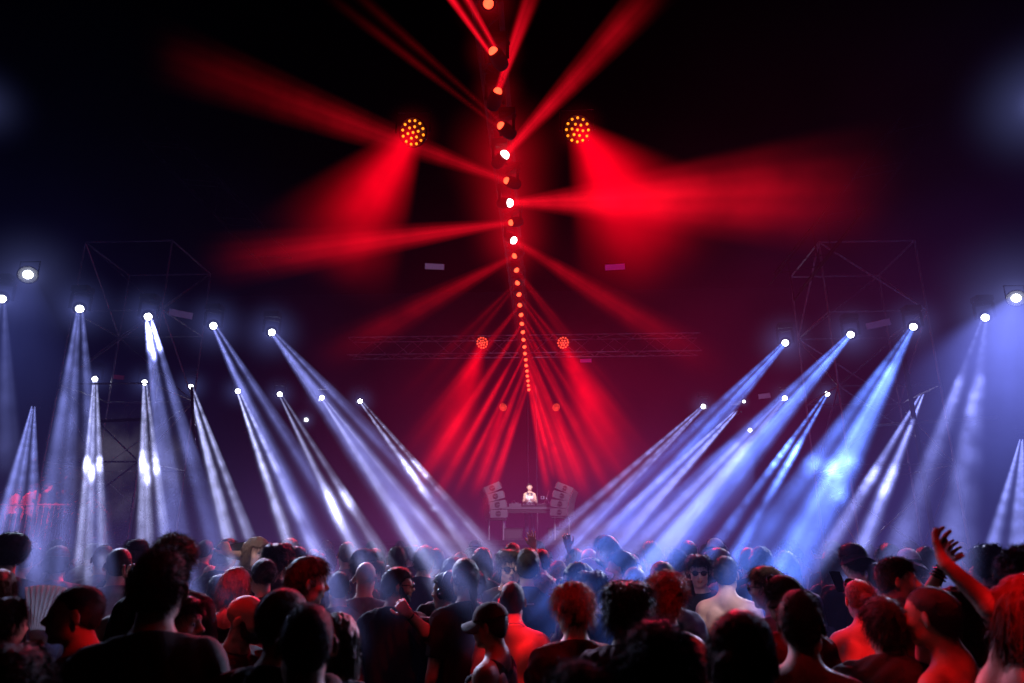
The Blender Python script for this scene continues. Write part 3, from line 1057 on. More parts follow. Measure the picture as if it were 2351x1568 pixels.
def hair_mesh(style, rot, org, h, rs, dense, fem):
    """Hair for one head: a shaped mass plus loose locks. None for a bald head."""
    if style == 'bald':
        return None
    cr = E((0, -0.012, 0.035), (0.072, 0.096, 0.080))
    sh, cuts = [], []
    face_cut = None
    T = dict(buzz=0.003, fade=0.007, short=0.011, flat=0.010, mop=0.014, curly=0.022, bob=0.011, long=0.014, bun=0.009, pony=0.010, wavy=0.02, afro=0.0)[style]
    line = 0.052                                            # hairline: kept where z > line-ish in front, lower at the back
    if style == 'afro':
        sh = [E((0, -0.03, 0.06), (0.125, 0.125, 0.115), k=0.03)]
    else:
        sh = [cr.grown(T), E((0, -0.045, -0.005), (0.066 + T * .8, 0.058 + T * .8, 0.075 + T), k=0.03)]
    if style in ('fade', 'flat', 'short'):
        sh.append(E((0, 0.008, 0.078 + (0.008 if style == 'flat' else 0)), (0.066, 0.082, 0.050), k=0.02))
    if style == 'mop':
        for i in range(9):
            a = i * 0.7
            sh.append(E((0.055 * math.cos(a), -0.01 + 0.065 * math.sin(a), 0.075 + 0.02 * rs.random()), (0.045, 0.045, 0.04), k=0.02))
    if style == 'curly':
        for i in range(46):
            d = rs.normal(size=3)
            d /= np.linalg.norm(d)
            if d[1] > 0.55 and d[2] < 0.3 or d[2] < -0.75:
                continue
            sh.append(E(tuple(np.array((0, -0.015, 0.035)) + d * np.array((0.088, 0.105, 0.093))), (0.025,) * 3, k=0.012))
    if style == 'wavy':
        for i in range(12):
            a = R(-40 + i * 23.6)
            sh.append(C((0.07 * math.cos(a + 3.14159), -0.02 - 0.05 * math.sin(a) - 0.02, 0.06), (0.085 * math.cos(a + 3.14159), -0.03 - 0.06 * math.sin(a), -0.075), 0.024, 0.014, k=0.02))
    if style == 'bob':
        sh += [E((0, -0.022, -0.02), (0.086, 0.093, 0.108), k=0.03)]
    if style == 'long':
        for x in (-0.06, -0.03, 0, 0.03, 0.06):
            sh.append(C((x, -0.075, 0.02), (x * 1.15, -0.105, -0.17), 0.036, 0.036, k=0.02))
            sh.append(C((x * 1.15, -0.105, -0.17), (x * 1.05, -0.12, -0.36), 0.034, 0.018, k=0.02))
        for x in (-1, 1):
            sh.append(C((0.072 * x, -0.03, 0.02), (0.09 * x, -0.03, -0.16), 0.022, 0.02, k=0.02))
    if style == 'bun':
        sh.append(E((0, -0.128, 0.015), (0.040, 0.034, 0.038), k=0.012))
    if style == 'pony':
        sh += [C((0, -0.105, 0.04), (0.01, -0.155, 0.0), 0.022, 0.028, k=0.02), C((0.01, -0.155, 0.0), (0.03, -0.15, -0.22), 0.030, 0.012, k=0.02)]
    F = Field(moved(sh, rot, org), h, 0.025)
    inv = rot.T

    def local(X, Y, Z):
        x, y, z = X - org[0], Y - org[1], Z - org[2]
        return inv[0, 0] * x + inv[0, 1] * y + inv[0, 2] * z, inv[1, 0] * x + inv[1, 1] * y + inv[1, 2] * z, inv[2, 0] * x + inv[2, 1] * y + inv[2, 2] * z

    def hairline(X, Y, Z):
        x, y, z = local(X, Y, Z)
        # in front only above the brow; past the ears down to the nape
        front = (0.060 - z) + np.maximum(0.0, (0.03 - y)) * 2.2 * (np.abs(x) > -1) - 0.0
        nape = -0.085 - z
        low = {'buzz': 0.0, 'fade': 0.0}.get(style, 0.01)
        if style in ('bob', 'long', 'wavy'):
            a = np.where(y > 0.035, 0.055 - z, -1.0)
            floor = {'bob': -0.105, 'long': -9.0, 'wavy': -0.12}[style]
            side = (np.abs(x) < 0.066) & (y > 0.02)
            return np.maximum(np.where(side, 0.050 - z, a), floor - z)
        zz = np.interp(0, [0], [0])
        line = np.clip(0.052 - (0.052 - y) * 0.0, 0, 1) * 0
        edge = np.where(y > 0.045, 0.052, np.where(y > 0.0, 0.052 - (0.045 - y) / 0.045 * 0.045, np.where(y > -0.04, 0.007 - (0.0 - y) / 0.04 * 0.052, -0.045 - np.minimum((-0.04 - y) / 0.04, 1) * 0.03)))
        if style in ('bun', 'pony'):
            edge = np.where(y > 0.045, 0.058, np.where(y > -0.03, 0.058 - (0.045 - y) / 0.075 * 0.08, np.where(y < -0.115, -9.0, -0.035)))
        return (edge - z) * 0.8
    if style != 'afro':
        F.cut(hairline)
    else:
        F.cut(lambda X, Y, Z: np.where(local(X, Y, Z)[1] > 0.04, 0.04 - local(X, Y, Z)[2], -0.06 - local(X, Y, Z)[2]))
    if style not in ('buzz',):
        F.wrinkle(0.0013 if style in ('fade', 'short', 'bun', 'pony', 'flat') else 0.003, int(rs.integers(1e6)), (0.02, 0.05))
    V, Q = F.mesh()
    if len(Q) == 0:
        return None
    dn = rot @ np.array((0, 0, -1.0))
    fwd = rot @ np.array((0, 1.0, 0))
    par = {
        'buzz': (0.010, (0, 0, 0), 0.8, 0.0007, 0.0),
        'fade': (0.030, fwd * 0.5, 0.6, 0.0010, 0.003),
        'flat': (0.018, (0, 0, 0.3), 0.9, 0.0009, 0.0),
        'short': (0.042, dn * 0.5 + fwd * 0.3, 0.5, 0.0011, 0.004),
        'mop': (0.060, dn * 0.7, 0.5, 0.0013, 0.008),
        'curly': (0.045, dn * 0.2, 0.6, 0.0013, 0.014),
        'wavy': (0.055, dn * 1.0, 0.25, 0.0017, 0.006),
        'bob': (0.055, dn * 1.3, 0.12, 0.0017, 0.002),
        'long': (0.085, dn * 1.5, 0.12, 0.0018, 0.003),
        'bun': (0.030, -fwd * 0.9, 0.16, 0.0012, 0.003),
        'pony': (0.035, -fwd * 0.8 + dn * 0.3, 0.14, 0.0013, 0.002),
        'afro': (0.022, (0, 0, 0), 1.0, 0.0016, 0.010),
    }[style]
    n = int(dense * (2.5 if style == 'buzz' else 1.5))
    if n:
        SP, SQ = strands(V, Q, n, rs, par[0], par[1], par[2], par[3], 3, par[4])
        Q = np.concatenate([Q, SQ + len(V)])
        V = np.concatenate([V, SP])
    return mesh_from('hair', V, Q)


_seed = [100]


def make_person(fem=False, head=(0, 0, 0), hair='short', hc='dark', skin='mid', top='tee', tc='black', tr='black', arms=('down', 'down'), build=1.0, beard=None, shades=None, cap=None, res=0.008, dense=900, face=False, lean=0.0, world_arm=None, yaw=0.0, loc=(0, 0, 0), scale=1.0, print_=None, watch=None, frown=None, bracelets=None):
    """A standing person. Returns the body object with hair and clothing as its children. Faces +y, turned by yaw degrees."""
    _seed[0] += 1
    rs = np.random.default_rng(_seed[0])
    b = build * (0.87 if fem else 1.0)
    org = np.array((0.0, 0.02 + 0.35 * lean, 1.665 - 0.25 * lean))
    rot = _rotm(*head)
    mw = Matrix.Translation(Vector(loc)) @ Matrix.Rotation(R(yaw), 4, 'Z') @ Matrix.Diagonal((scale, scale, scale, 1))
    mi = mw.inverted()
    # torso
    neck_top = org + rot @ np.array((0, -0.022, -0.055))
    neck_lo = np.array((0, -0.035 + 0.1 * lean, 1.47))
    wst = 0.86 if fem else 1.0
    torso = [
        E((0, 0.005, 1.29), (0.150 * b, 0.110, 0.20), k=0.06),
        E((0, 0.0, 1.08), (0.138 * b * wst, 0.098, 0.18), k=0.08),
        E((0, -0.005, 0.93), (0.160 * (1.03 if fem else b), 0.118, 0.13), k=0.06),
        C((-0.138 * b, -0.018, 1.412), (0.138 * b, -0.018, 1.412), 0.066, 0.066, k=0.06),
        C((0, -0.042, 1.50), (0.152 * b, -0.02, 1.428), 0.050, 0.047, k=0.05),
        C((0, -0.042, 1.50), (-0.152 * b, -0.02, 1.428), 0.050, 0.047, k=0.05),
    ]
    back = []
    for x in (-1, 1):
        back.append(E((0.080 * b * x, -0.092, 1.35), (0.055, 0.026, 0.085), np.array(Matrix.Rotation(R(12 * x), 3, 'Y')), k=0.03))
        back.append(C((0.11 * b * x, -0.05, 1.30), (0.06 * b * x, -0.07, 1.08), 0.055, 0.04, k=0.05))
        if not fem:
            torso.append(E((0.075 * b * x, 0.085, 1.345), (0.075, 0.035, 0.06), k=0.04))
        else:
            torso.append(E((0.075 * b * x, 0.095, 1.29), (0.062, 0.06, 0.06), k=0.03))
    back.append(C((0, -0.128, 1.40), (0, -0.118, 1.02), 0.010, 0.012, k=0.03, op='-'))
    neck = [C(neck_top, neck_lo, 0.055 if not fem else 0.047, 0.062 if not fem else 0.053, k=0.03)]
    # arms
    limbs, upper, fore, hands, ends = [], [], [], [], {}
    for i, x in enumerate((-1, 1)):
        kind = arms[i]
        sh = np.array((0.171 * b * x, -0.018, 1.412))
        if isinstance(kind, dict):
            pt = lambda q: np.array(mi @ Vector(q))
            el, wr = pt(kind['e']), pt(kind['w'])
            fd = np.array(mi.to_3x3() @ Vector(kind['d']))
            pn = np.array(mi.to_3x3() @ Vector(kind['n']))
            cu, curls = kind.get('curl', 0.3), kind.get('curls')
            sd = kind.get('side', x)
            # keep the real length of the bones
            L1, L2 = 0.295, 0.265
            v1 = el - sh
            el = sh + v1 / np.linalg.norm(v1) * np.clip(np.linalg.norm(v1), 0.26, 0.34)
            v2 = wr - el
            wr = el + v2 / np.linalg.norm(v2) * np.clip(np.linalg.norm(v2), 0.23, 0.31)
            spread = kind.get('spread', 0.12)
        else:
            el, wr, fd, pn, cu = (np.array(q, float) if hasattr(q, '__len__') else q for q in arm_pose(x, kind))
            el = el * np.array((b, 1, 1))
            curls, sd, spread = None, x, 0.1
        g = 0.86 if fem else 1.0
        upper += [C(sh, el, 0.056 * g, 0.041 * g, k=0.035), E(tuple(sh + (el - sh) * 0.25), (0.055 * g,) * 3, k=0.03)]
        if not fem:
            upper.append(E(tuple(sh + (el - sh) * 0.55 + np.array((0, 0.012, 0))), (0.046,) * 3, k=0.03))
        mid = el + (wr - el) * 0.3
        fore += [C(el, mid, 0.040 * g, 0.043 * g, k=0.015), C(mid, wr, 0.043 * g, 0.026 * g, k=0.02)]
        hands += hand_shapes(wr, fd, pn, cu, spread, side=-sd if False else sd, curls=curls)
        ends[x] = (sh, el, wr, fd, pn)
    legs = []
    for x in (-1, 1):
        hp, kn, an = (0.088 * x, -0.005, 0.90), (0.098 * x, 0.015, 0.50), (0.10 * x, -0.02, 0.09)
        legs += [C(hp, kn, 0.088, 0.056, k=0.03), C(kn, (0.1 * x, -0.02, 0.33), 0.054, 0.055, k=0.02), C((0.1 * x, -0.02, 0.33), an, 0.055, 0.038, k=0.02), C((0.1 * x, -0.04, 0.04), (0.115 * x, 0.15, 0.035), 0.038, 0.032, k=0.02)]
    hs = moved(head_shapes(fem), rot, org)
    F = Field(torso + neck + upper + fore + legs + hs[:6] + hs[6:] + back + hands, res, 0.02)
    V, Q = F.mesh()
    body_me = mesh_from('person', V, Q)
    body = link('person', body_me, pmat('skin', skin))
    if face:
        cen = V[Q].mean(axis=1) - org
        cl = cen @ rot
        mi_ = np.zeros(len(body_me.polygons), np.int32)
        for mname in ('lip', 'eye_white', 'eye_dark'):
            body_me.materials.append(M[mname])
        if len(mi_) == len(Q):
            lp = (((cl[:, 0]) / 0.021) ** 2 + ((cl[:, 2] + 0.060) / 0.012) ** 2 < 1) & (cl[:, 1] > 0.088)
            mi_[lp] = 1
            for x in (-1, 1):
                d = np.linalg.norm(cl - np.array((EYE[0] * x, EYE[1], EYE[2])), axis=1)
                ew = (d < 0.0150) & (cl[:, 1] > 0.079) & (np.abs(cl[:, 2] - EYE[2]) < 0.0048)
                mi_[ew] = 2
                ed = ew & (np.abs(cl[:, 0] - EYE[0] * x) < 0.0068)
                mi_[ed] = 3
            body_me.polygons.foreach_set('material_index', mi_)
    # trousers
    tl = [s.grown(0.014) for s in legs if not (s.kind == 'c' and s.a[0][2] < 0.06)] + [torso[2].grown(0.010)]
    F = Field(tl, max(res, 0.012), 0.03)
    F.wrinkle(0.005, _seed[0] + 5)
    F.cut(lambda X, Y, Z: np.maximum(Z - 0.985, 0.06 - Z) + 0 * X + 0 * Y)
    V, Q = F.mesh()
    link('trousers', mesh_from('trousers', V, Q), pmat('cloth', tr), body)
    # shirt
    if top != 'bare':
        g = {'tee': 0.016, 'tank': 0.008, 'long': 0.016, 'jacket': 0.026, 'strap': 0.007}[top]
        tp = [s.grown(g) for s in torso]
        if top in ('tee', 'long', 'jacket'):
            tp += [s.grown(g) for s in back if s.op == '+']
            tp.append(E((0, 0.005, 1.10), (0.165 * b, 0.118, 0.28), k=0.06))
            tp += [s.grown(g * 1.1) for s in upper]
        if top in ('long', 'jacket'):
            tp += [s.grown(g) for s in fore]
        F = Field(tp, max(res, 0.006), 0.03)
        F.wrinkle(0.0045 if top != 'strap' else 0.0015, _seed[0] + 9)

        def trim(X, Y, Z):
            nl = (Z - (1.512 - 0.34 * Y)) * 0.95
            if top == 'jacket':
                nl = (Z - (1.545 - 0.34 * Y)) * 0.95
            if top == 'tank':
                nl = (Z - (1.375 + 6.0 * X * X + np.where(Y < -0.03, 0.06, 0.0))) * 0.8
            if top == 'strap':
                nl = (Z - (1.30 + 17.0 * X * X + np.where(Y < -0.03, 0.02, 0.0))) * 0.6
            out = np.maximum(nl, 0.86 - Z)
            if top in ('tank', 'strap'):
                w = 0.140 * b if top == 'tank' else 0.108
                out = np.maximum(out, np.where(Z > 1.30, np.abs(X) - (w - (Z - 1.30) * 0.1), -1.0))
            return out + 0 * X
        F.cut(trim)
        if top == 'tee':
            for x in (-1, 1):
                sh, el = ends[x][0], ends[x][1]
                ax = (el - sh) / np.linalg.norm(el - sh)
                lim = 0.19

                def sleeve(X, Y, Z, sh=sh, ax=ax, lim=lim, x=x):
                    t = (X - sh[0]) * ax[0] + (Y - sh[1]) * ax[1] + (Z - sh[2]) * ax[2]
                    r = np.sqrt(np.maximum((X - sh[0]) ** 2 + (Y - sh[1]) ** 2 + (Z - sh[2]) ** 2 - t * t, 0))
                    return np.where((X * x > 0.17 * b) & (r < 0.13), t - lim, -1.0)
                F.cut(sleeve)
        V, Q = F.mesh()
        shirt = link('shirt', mesh_from('shirt', V, Q), pmat('cloth', tc), body)
    # hair
    hm_ = hair_mesh(hair, rot, org, min(res, 0.008), rs, dense, fem)
    if hm_ is not None:
        link('hair', hm_, pmat('hair', hc), body)
    if beard:
        bs = [E((0, 0.026, -0.062), (0.063, 0.063, 0.056), k=0.02), E((0, 0.070, -0.098), (0.027, 0.024, 0.021), k=0.02), E((0, 0.089, -0.046), (0.026, 0.010, 0.007), k=0.01)]
        for x in (-1, 1):
            bs.append(C((0.064 * x, 0.012, -0.012), (0.052 * x, 0.030, -0.065), 0.014, 0.021, k=0.015))
        F = Field(moved(bs, rot, org), min(res, 0.006), 0.02)

        def bl(X, Y, Z):
            x, y, z = X - org[0], Y - org[1], Z - org[2]
            lx = rot[0, 0] * x + rot[1, 0] * y + rot[2, 0] * z
            ly = rot[0, 1] * x + rot[1, 1] * y + rot[2, 1] * z
            lz = rot[0, 2] * x + rot[1, 2] * y + rot[2, 2] * z
            mouth = 0.016 - np.sqrt(lx ** 2 + ((lz + 0.060) * 1.6) ** 2) - np.where(ly > 0.05, 0, 9)
            return np.maximum(np.maximum(lz + np.where(np.abs(lx) > 0.045, 0.0, 0.038), 0.0 - ly), mouth)
        F.cut(bl)
        V, Q = F.mesh()
        if len(Q):
            SP, SQ = strands(V, Q, 500, rs, 0.010, (0, 0, -0.5), 0.6, 0.0009)
            link('beard', mesh_from('beard', np.concatenate([V, SP]), np.concatenate([Q, SQ + len(V)])), pmat('hair', beard), body)
    h4 = Matrix.Translation(Vector(org)) @ Matrix(rot.tolist()).to_4x4()
    if shades:
        add_shades(body, h4, shades)
    if cap:
        add_cap(body, h4, rot, org, cap, res)
    if watch is not None:
        sh, el, wr, fd, pn = ends[watch]
        ax = Vector(wr - el).normalized()
        for q in range(bracelets or 1):
            c0 = Vector(wr) - ax * (0.012 + 0.016 * q)
            rr = 0.031 + 0.0012 * q
            MB().lathe([(rr, -0.005), (rr + 0.004, 0), (rr, 0.005)], 20, Matrix.Translation(c0) @ align_z(ax).to_4x4(), cap=False).build('bracelet' if bracelets else 'watch_strap', M['shades'], body, True)
    body.matrix_world = mw
    return body


def add_shades(body, h4, where):
    """Sunglasses: two lenses, bridge and temples, worn on the face or pushed up on the head."""
    if where == 'face':
        base, tilt = Vector((0, 0.090, 0.004)), 0
    else:
        base, tilt = Vector((0, 0.050, 0.104)), 42
    m = h4 @ Matrix.Translation(base) @ Matrix.Rotation(R(tilt), 4, 'X')
    root = None
    mb = MB()
    for x in (-1, 1):
        prof = [(0.002, 0.006), (0.016, 0.005), (0.0205, 0.002), (0.021, -0.002), (0.016, -0.004)]
        sq = Matrix.Translation((0.033 * x, 0.012, 0)) @ Matrix.Rotation(R(-90), 4, 'X') @ Matrix.Rotation(R(9 * x), 4, 'Y') @ Matrix.Diagonal((1.22, 1.0, 1, 1))
        mb.lathe(prof, 16, m @ sq)
        mb.tube([m @ Vector((0.058 * x, 0.006, 0.006)), m @ Vector((0.076 * x, -0.03, 0.006)), m @ Vector((0.080 * x, -0.10, 0.002)), m @ Vector((0.076 * x, -0.118, -0.012))], 0.0028, 6)
    mb.tube([m @ Vector((-0.014, 0.014, 0.006)), m @ Vector((0, 0.018, 0.008)), m @ Vector((0.014, 0.014, 0.006))], 0.003, 6)
    mb.build('sunglasses', M['shades'], body, True)


def add_cap(body, h4, rot, org, cap, res):
    """A baseball cap: crown, band and curved brim. cap = (cloth colour, turn of the brim in degrees)."""
    c, turn = cap
    F = Field(moved([E((0, -0.012, 0.045), (0.086, 0.107, 0.088)), E((0, -0.012, 0.03), (0.088, 0.109, 0.045), k=0.02)], rot, org), 0.006, 0.02)
    hn = rot @ np.array((0, 0.10, 1.0))
    hn /= np.linalg.norm(hn)
    o2 = org + rot @ np.array((0, 0, 0.036))
    F.cut(lambda X, Y, Z: -((X - o2[0]) * hn[0] + (Y - o2[1]) * hn[1] + (Z - o2[2]) * hn[2]))
    V, Q = F.mesh()
    crown = link('cap', mesh_from('cap', V, Q), pmat('cloth', c), body)
    vs, fs = [], []
    na, nr = 17, 5
    m = h4 @ Matrix.Rotation(R(turn), 4, 'Z')
    for j in range(nr):
        for i in range(na):
            a = R(-74 + 148 * i / (na - 1))
            r0 = 0.086 + 0.02 * abs(math.cos(a))
            r = r0 + (0.070 * math.cos(a) ** 0.6 if math.cos(a) > 0 else 0) * j / (nr - 1)
            x, y = r * math.sin(a), r * math.cos(a) - 0.008
            z = 0.040 - 0.9 * x * x / 0.1 * 0.35 - 0.018 * j / (nr - 1)
            vs.append(m @ Vector((x, y, z)))
    n = len(vs)
    vs += [p + (m.to_3x3() @ Vector((0, 0, -0.004))) for p in vs]
    for j in range(nr - 1):
        for i in range(na - 1):
            a = j * na + i
            fs.append((a, a + 1, a + na + 1, a + na))
            fs.append((n + a, n + a + na, n + a + na + 1, n + a + 1))
    for i in range(na - 1):
        a = (nr - 1) * na + i
        fs.append((a, a + 1, n + a + 1, n + a))
    mb = MB()
    mb.add(vs, fs)
    mb.build('brim', pmat('cloth', c), crown, True)


def add_headphones(body, h4):
    mb = MB()
    pts = [h4 @ Vector((0.098 * math.cos(t), -0.015, 0.012 + 0.118 * math.sin(t))) for t in np.linspace(0.0, math.pi, 15)]
    mb.tube(pts, [0.007 + 0.004 * math.sin(t) for t in np.linspace(0, math.pi, 15)], 8)
    hp_ = mb.build('headphones', M['shades'], body, True)
    for x in (-1, 1):
        m = h4 @ Matrix.Translation((0.082 * x, -0.014, -0.006)) @ Matrix.Rotation(R(90 * x), 4, 'Y')
        MB().lathe([(0.030, -0.006), (0.038, 0.0), (0.038, 0.016), (0.030, 0.026), (0.012, 0.028)], 18, m).build('ear_cup', M['shades'], hp_, True)
        MB().lathe([(0.012, 0.0285), (0.010, 0.031)], 12, m).build('metal_cap', M['chrome'], hp_, True)


def add_necklace(body, r=0.070):
    pts = [Vector((r * math.cos(t), -0.040 + 0.078 * math.sin(t), 1.505 - 0.045 * math.sin(t))) for t in np.linspace(0, 2 * math.pi, 33)]
    MB().tube(pts, 0.0025, 5).build('necklace', M['chrome'], body, True)


def back_print(body, polys, mat, cell=0.005):
    """A flat print lying on the back of a shirt. polys: outlines in (x, z) of the standing figure."""
    from mathutils.bvhtree import BVHTree
    sh_ = [c for c in body.children if c.name.startswith('shirt')][0]
    bv = BVHTree.FromPolygons([v.co for v in sh_.data.vertices], [tuple(p.vertices) for p in sh_.data.polygons])
    mb = MB()
    for poly in polys:
        xs, zs = [p[0] for p in poly], [p[1] for p in poly]

        def inside(x, z):
            ok = False
            for i in range(len(poly)):
                (x0, z0), (x1, z1) = poly[i], poly[i - 1]
                if (z0 > z) != (z1 > z) and x < (x1 - x0) * (z - z0) / (z1 - z0) + x0:
                    ok = not ok
            return ok
        nx, nz = int((max(xs) - min(xs)) / cell) + 1, int((max(zs) - min(zs)) / cell) + 1
        for i in range(nx):
            for j in range(nz):
                x, z = min(xs) + (i + 0.5) * cell, min(zs) + (j + 0.5) * cell
                if not inside(x, z):
                    continue
                q = []
                for dx, dz in ((-1, -1), (1, -1), (1, 1), (-1, 1)):
                    h_ = bv.ray_cast(Vector((x + dx * cell / 2, -1.0, z + dz * cell / 2)), Vector((0, 1, 0)))
                    if h_[0] is None:
                        break
                    q.append(h_[0] + Vector((0, -0.003, 0)))
                if len(q) == 4:
                    mb.add(q, [(0, 1, 2, 3)])
    if mb.v:
        mb.build('print', M[mat], sh_)


def phone(loc, look, label, up=(0, 0, 1), lit_=True):
    """A mobile phone held up, screen towards the holder."""
    r = align_z(look, up)
    root = empty('mobile_phone', loc)
    MB().box((0, 0, 0), (0.074, 0.150, 0.008), r).build('phone_case', M['phone_body'], root)
    MB().box(r @ Vector((0, 0, 0.0052)), (0.066, 0.138, 0.002), r).build('screen', M['phone_screen'] if lit_ else M['shades'], root)
    MB().lathe([(0.009, -0.006), (0.007, -0.0075)], 10, (Matrix.Translation(r @ Vector((0.02, 0.055, 0))) @ r.to_4x4())).build('camera_lens', M['chrome'], root)
    tag(root, label, 'phone')
    return root
# ------------------------------------------------------------------ the crowd
def W(u, v, y):
    return tuple(at_y(u, v, y))


def arm(e, w, f, y=None, n=(0, -1, 0), **kw):
    """An arm given by where the photo shows its elbow, wrist and fingertips."""
    e, w, f = Vector(W(*e)), Vector(W(*w)), Vector(W(*f))
    return dict(e=tuple(e), w=tuple(w), d=tuple((f - w).normalized()), n=n, **kw)


def put(u, v, y, yaw, label, group=None, **kw):
    p = at_y(u, v, y)
    sc = max(0.86, min(1.12, p.z / 1.785))
    th = math.degrees(YAW) - math.degrees(math.atan((u - CU) / FPX / 0.97))
    kw.setdefault('res', 0.0062 if y < 2.9 else 0.0075 if y < 4.2 else 0.009 if y < 5.5 else 0.011)
    kw.setdefault('dense', 4500 if y < 3.0 else 3000 if y < 4.5 else 1400)
    o = make_person(yaw=yaw + th, loc=(p.x, y - 0.02 * sc, p.z - 1.785 * sc if sc in (0.86, 1.12) else 0.0), scale=sc, **kw)
    tag(o, label, 'person', group or 'people in the crowd in front of the stage')
    return o


near_spots = []


def crowd_member(u, v, y, *a, **kw):
    p = at_y(u, v, y)
    near_spots.append((p.x, p.y))
    return put(u, v, y, *a, **kw)


cm = crowd_member
# ---- front rows, left side
cm(202, 1342, 3.0, 82, 'man with a shaved head in sharp profile facing left, beside the white hand fan', hair='buzz', hc='dark', skin='mid', tc='black', head=(0, -2, 0), face=False)
cm(385, 1265, 2.5, -6, 'tall man with short back and sides and dark shirt, seen from behind', hair='fade', hc='brown', skin='mid', tc='charcoal', build=1.0, head=(-6, 0, 0))
cm(407, 1237, 4.1, -10, 'person with wavy red-lit hair showing just behind the tall man', hair='curly', hc='light', skin='fair', tc='black')
cm(546, 1303, 4.4, -20, 'woman with a smooth red-lit bob in a dark sleeveless top', fem=True, hair='bob', hc='light', skin='fair', top='tank', tc='black', head=(-12, 0, 0))
cm(568, 1364, 3.5, -125, 'bald man with a dark beard, his red-lit face turned to the right', hair='bald', hc='brown', skin='fair', tc='black', beard='dark', face=True, head=(8, -4, 3))
cm(417, 1372, 3.2, -120, 'woman whose red-lit face shows beside the neck of the tall man', fem=True, hair='short', hc='dark', skin='fair', tc='wine', face=True)
cm(716, 1381, 2.15, 4, 'man with a cropped dark head and bare ears in the front row, seen from behind', hair='buzz', hc='black', skin='tan', tc='black', build=1.05, res=0.0055)
cm(662, 1347, 2.5, -28, 'dark man leaning in just ahead of the cropped head, cool light along his shoulder', hair='buzz', hc='black', skin='tan', tc='black', head=(-18, 0, -14), build=1.1)
cm(704, 1281, 3.8, -70, 'young man in profile facing right with red light on his ear and swept hair', hair='short', hc='brown', skin='fair', tc='black', head=(-6, -6, 0))
cm(50, 1490, 1.72, -8, 'dark head with studded sunglasses pushed up, lowest in the bottom corner', hair='short', hc='dark', skin='mid', tc='black', shades='top', build=1.05)
cm(18, 1376, 3.1, -55, 'red-lit person cut by the edge of the picture who holds up the hand fan', hair='short', hc='dark', skin='fair', tc='wine', arms=('down', arm((34, 1600, 3.1), (56, 1535, 3.12), (74, 1495, 3.14), n=(0, -1, 0.2), curl=1.0)))
cm(2, 1312, 3.9, -30, 'person with a white-lit headband and hair at the edge of the picture', hair='wavy', hc='blond', skin='fair', fem=True, tc='charcoal')
cm(282, 1257, 5.0, 6, 'cropped man in a pale tee, veiled by a beam beside the tall man', hair='buzz', hc='brown', skin='fair', tc='grey')
cm(318, 1241, 5.7, -30, 'man in a cap veiled by smoke, right behind the pale tee', hair='short', hc='dark', tc='black', cap=('black', 0))
cm(338, 1300, 4.2, 4, 'person in a cream long sleeve top holding a lit phone up', hair='short', hc='dark', skin='fair', top='long', tc='cream', arms=(arm((300, 1430, 4.2), (312, 1362, 4.3), (314, 1332, 4.35), n=(0.6, -0.6, 0), curl=0.8), 'down'))
cm(510, 1322, 4.8, 8, 'person in a plain white tee mostly hidden behind the red bob', hair='short', hc='dark', skin='mid', tc='white')
cm(524, 1239, 6.3, -35, 'dark-haired man filming with a phone held at head height', hair='short', hc='black', skin='fair', tc='black', arms=('down', arm((566, 1305, 6.2), (558, 1276, 6.1), (550, 1260, 6.1), n=(-0.5, 0.5, 0), curl=0.8)))
cm(592, 1236, 6.1, -150, 'woman with white-lit wavy hair turned round with her face to the crowd', fem=True, hair='wavy', hc='light', skin='fair', tc='charcoal', top='jacket', face=True)
cm(640, 1251, 5.2, -25, 'person in a dark hooded jacket in the red gloom beside the wavy-haired woman', hair='mop', hc='dark', top='jacket', tc='black')
cm(668, 1238, 6.9, 5, 'dark head rising behind the hooded jacket', hair='short', hc='black', tc='black')
cm(683, 1257, 5.7, -165, 'man with glasses facing back towards the camera in the red gloom', hair='short', hc='dark', skin='fair', tc='charcoal', shades='face', face=True)
cm(612, 1283, 4.9, 20, 'small dark figure in a black top below the white-lit woman', hair='bun', fem=True, hc='dark', tc='black')
cm(280, 1290, 6.6, 0, 'slim person with thin rim-lit outline next to the pale tee', fem=True, hair='long', hc='brown', tc='grey')
cm(30, 1240, 5.2, 10, 'dark bushy head under the raised platform, near the picture edge', hair='afro', hc='black', skin='tan', tc='black')
cm(140, 1256, 5.6, -5, 'head in a flat cap dissolved in the wide steep beam', hair='short', hc='dark', tc='grey', cap=('grey', 0))
cm(245, 1250, 6.2, 0, 'tall pale outline standing between two steep beams', hair='buzz', hc='light', tc='grey')
# ---- centre
cm(782, 1311, 5.1, 6, 'cropped man in a grey tee with bright white light on both shoulders', hair='buzz', hc='dark', skin='fair', tc='grey')
cm(842, 1289, 5.2, -8, 'bald man in a sheer pale striped shirt, crossed by a beam', hair='bald', skin='fair', tc='grey')
cm(913, 1304, 4.8, -28, 'bearded man in sunglasses and black tee, fist raised to his neck', hair='fade', hc='black', skin='mid', tc='black', shades='face', beard='black', build=1.12, head=(-52, 0, 0),
   arms=('down', arm((992, 1466, 4.4), (940, 1412, 4.3), (908, 1374, 4.3), n=(-0.5, 0.6, 0.4), curl=1.25)), watch=1)
hp_man = cm(1030, 1316, 4.7, 18, 'man in a navy tee, both hands up at his headphones, white mark on back', hair='fade', hc='dark', skin='mid', tc='navy', head=(40, 0, 0), build=1.05,
   arms=(arm((1000, 1450, 4.75), (1015, 1385, 4.85), (1030, 1350, 4.8), n=(0.7, 0.2, 0), curl=0.6), 'phone'), watch=-1)
cm(1087, 1306, 5.2, 12, 'broad man in a black tee with a tidy dark fade, behind the headphones man', hair='fade', hc='black', skin='mid', tc='black', head=(22, 0, 0))
cm(1170, 1266, 5.5, -172, 'young man in dark sunglasses with tousled hair, pale face to the camera', hair='mop', hc='brown', skin='fair', tc='charcoal', shades='face', face=True, head=(0, -4, 0))
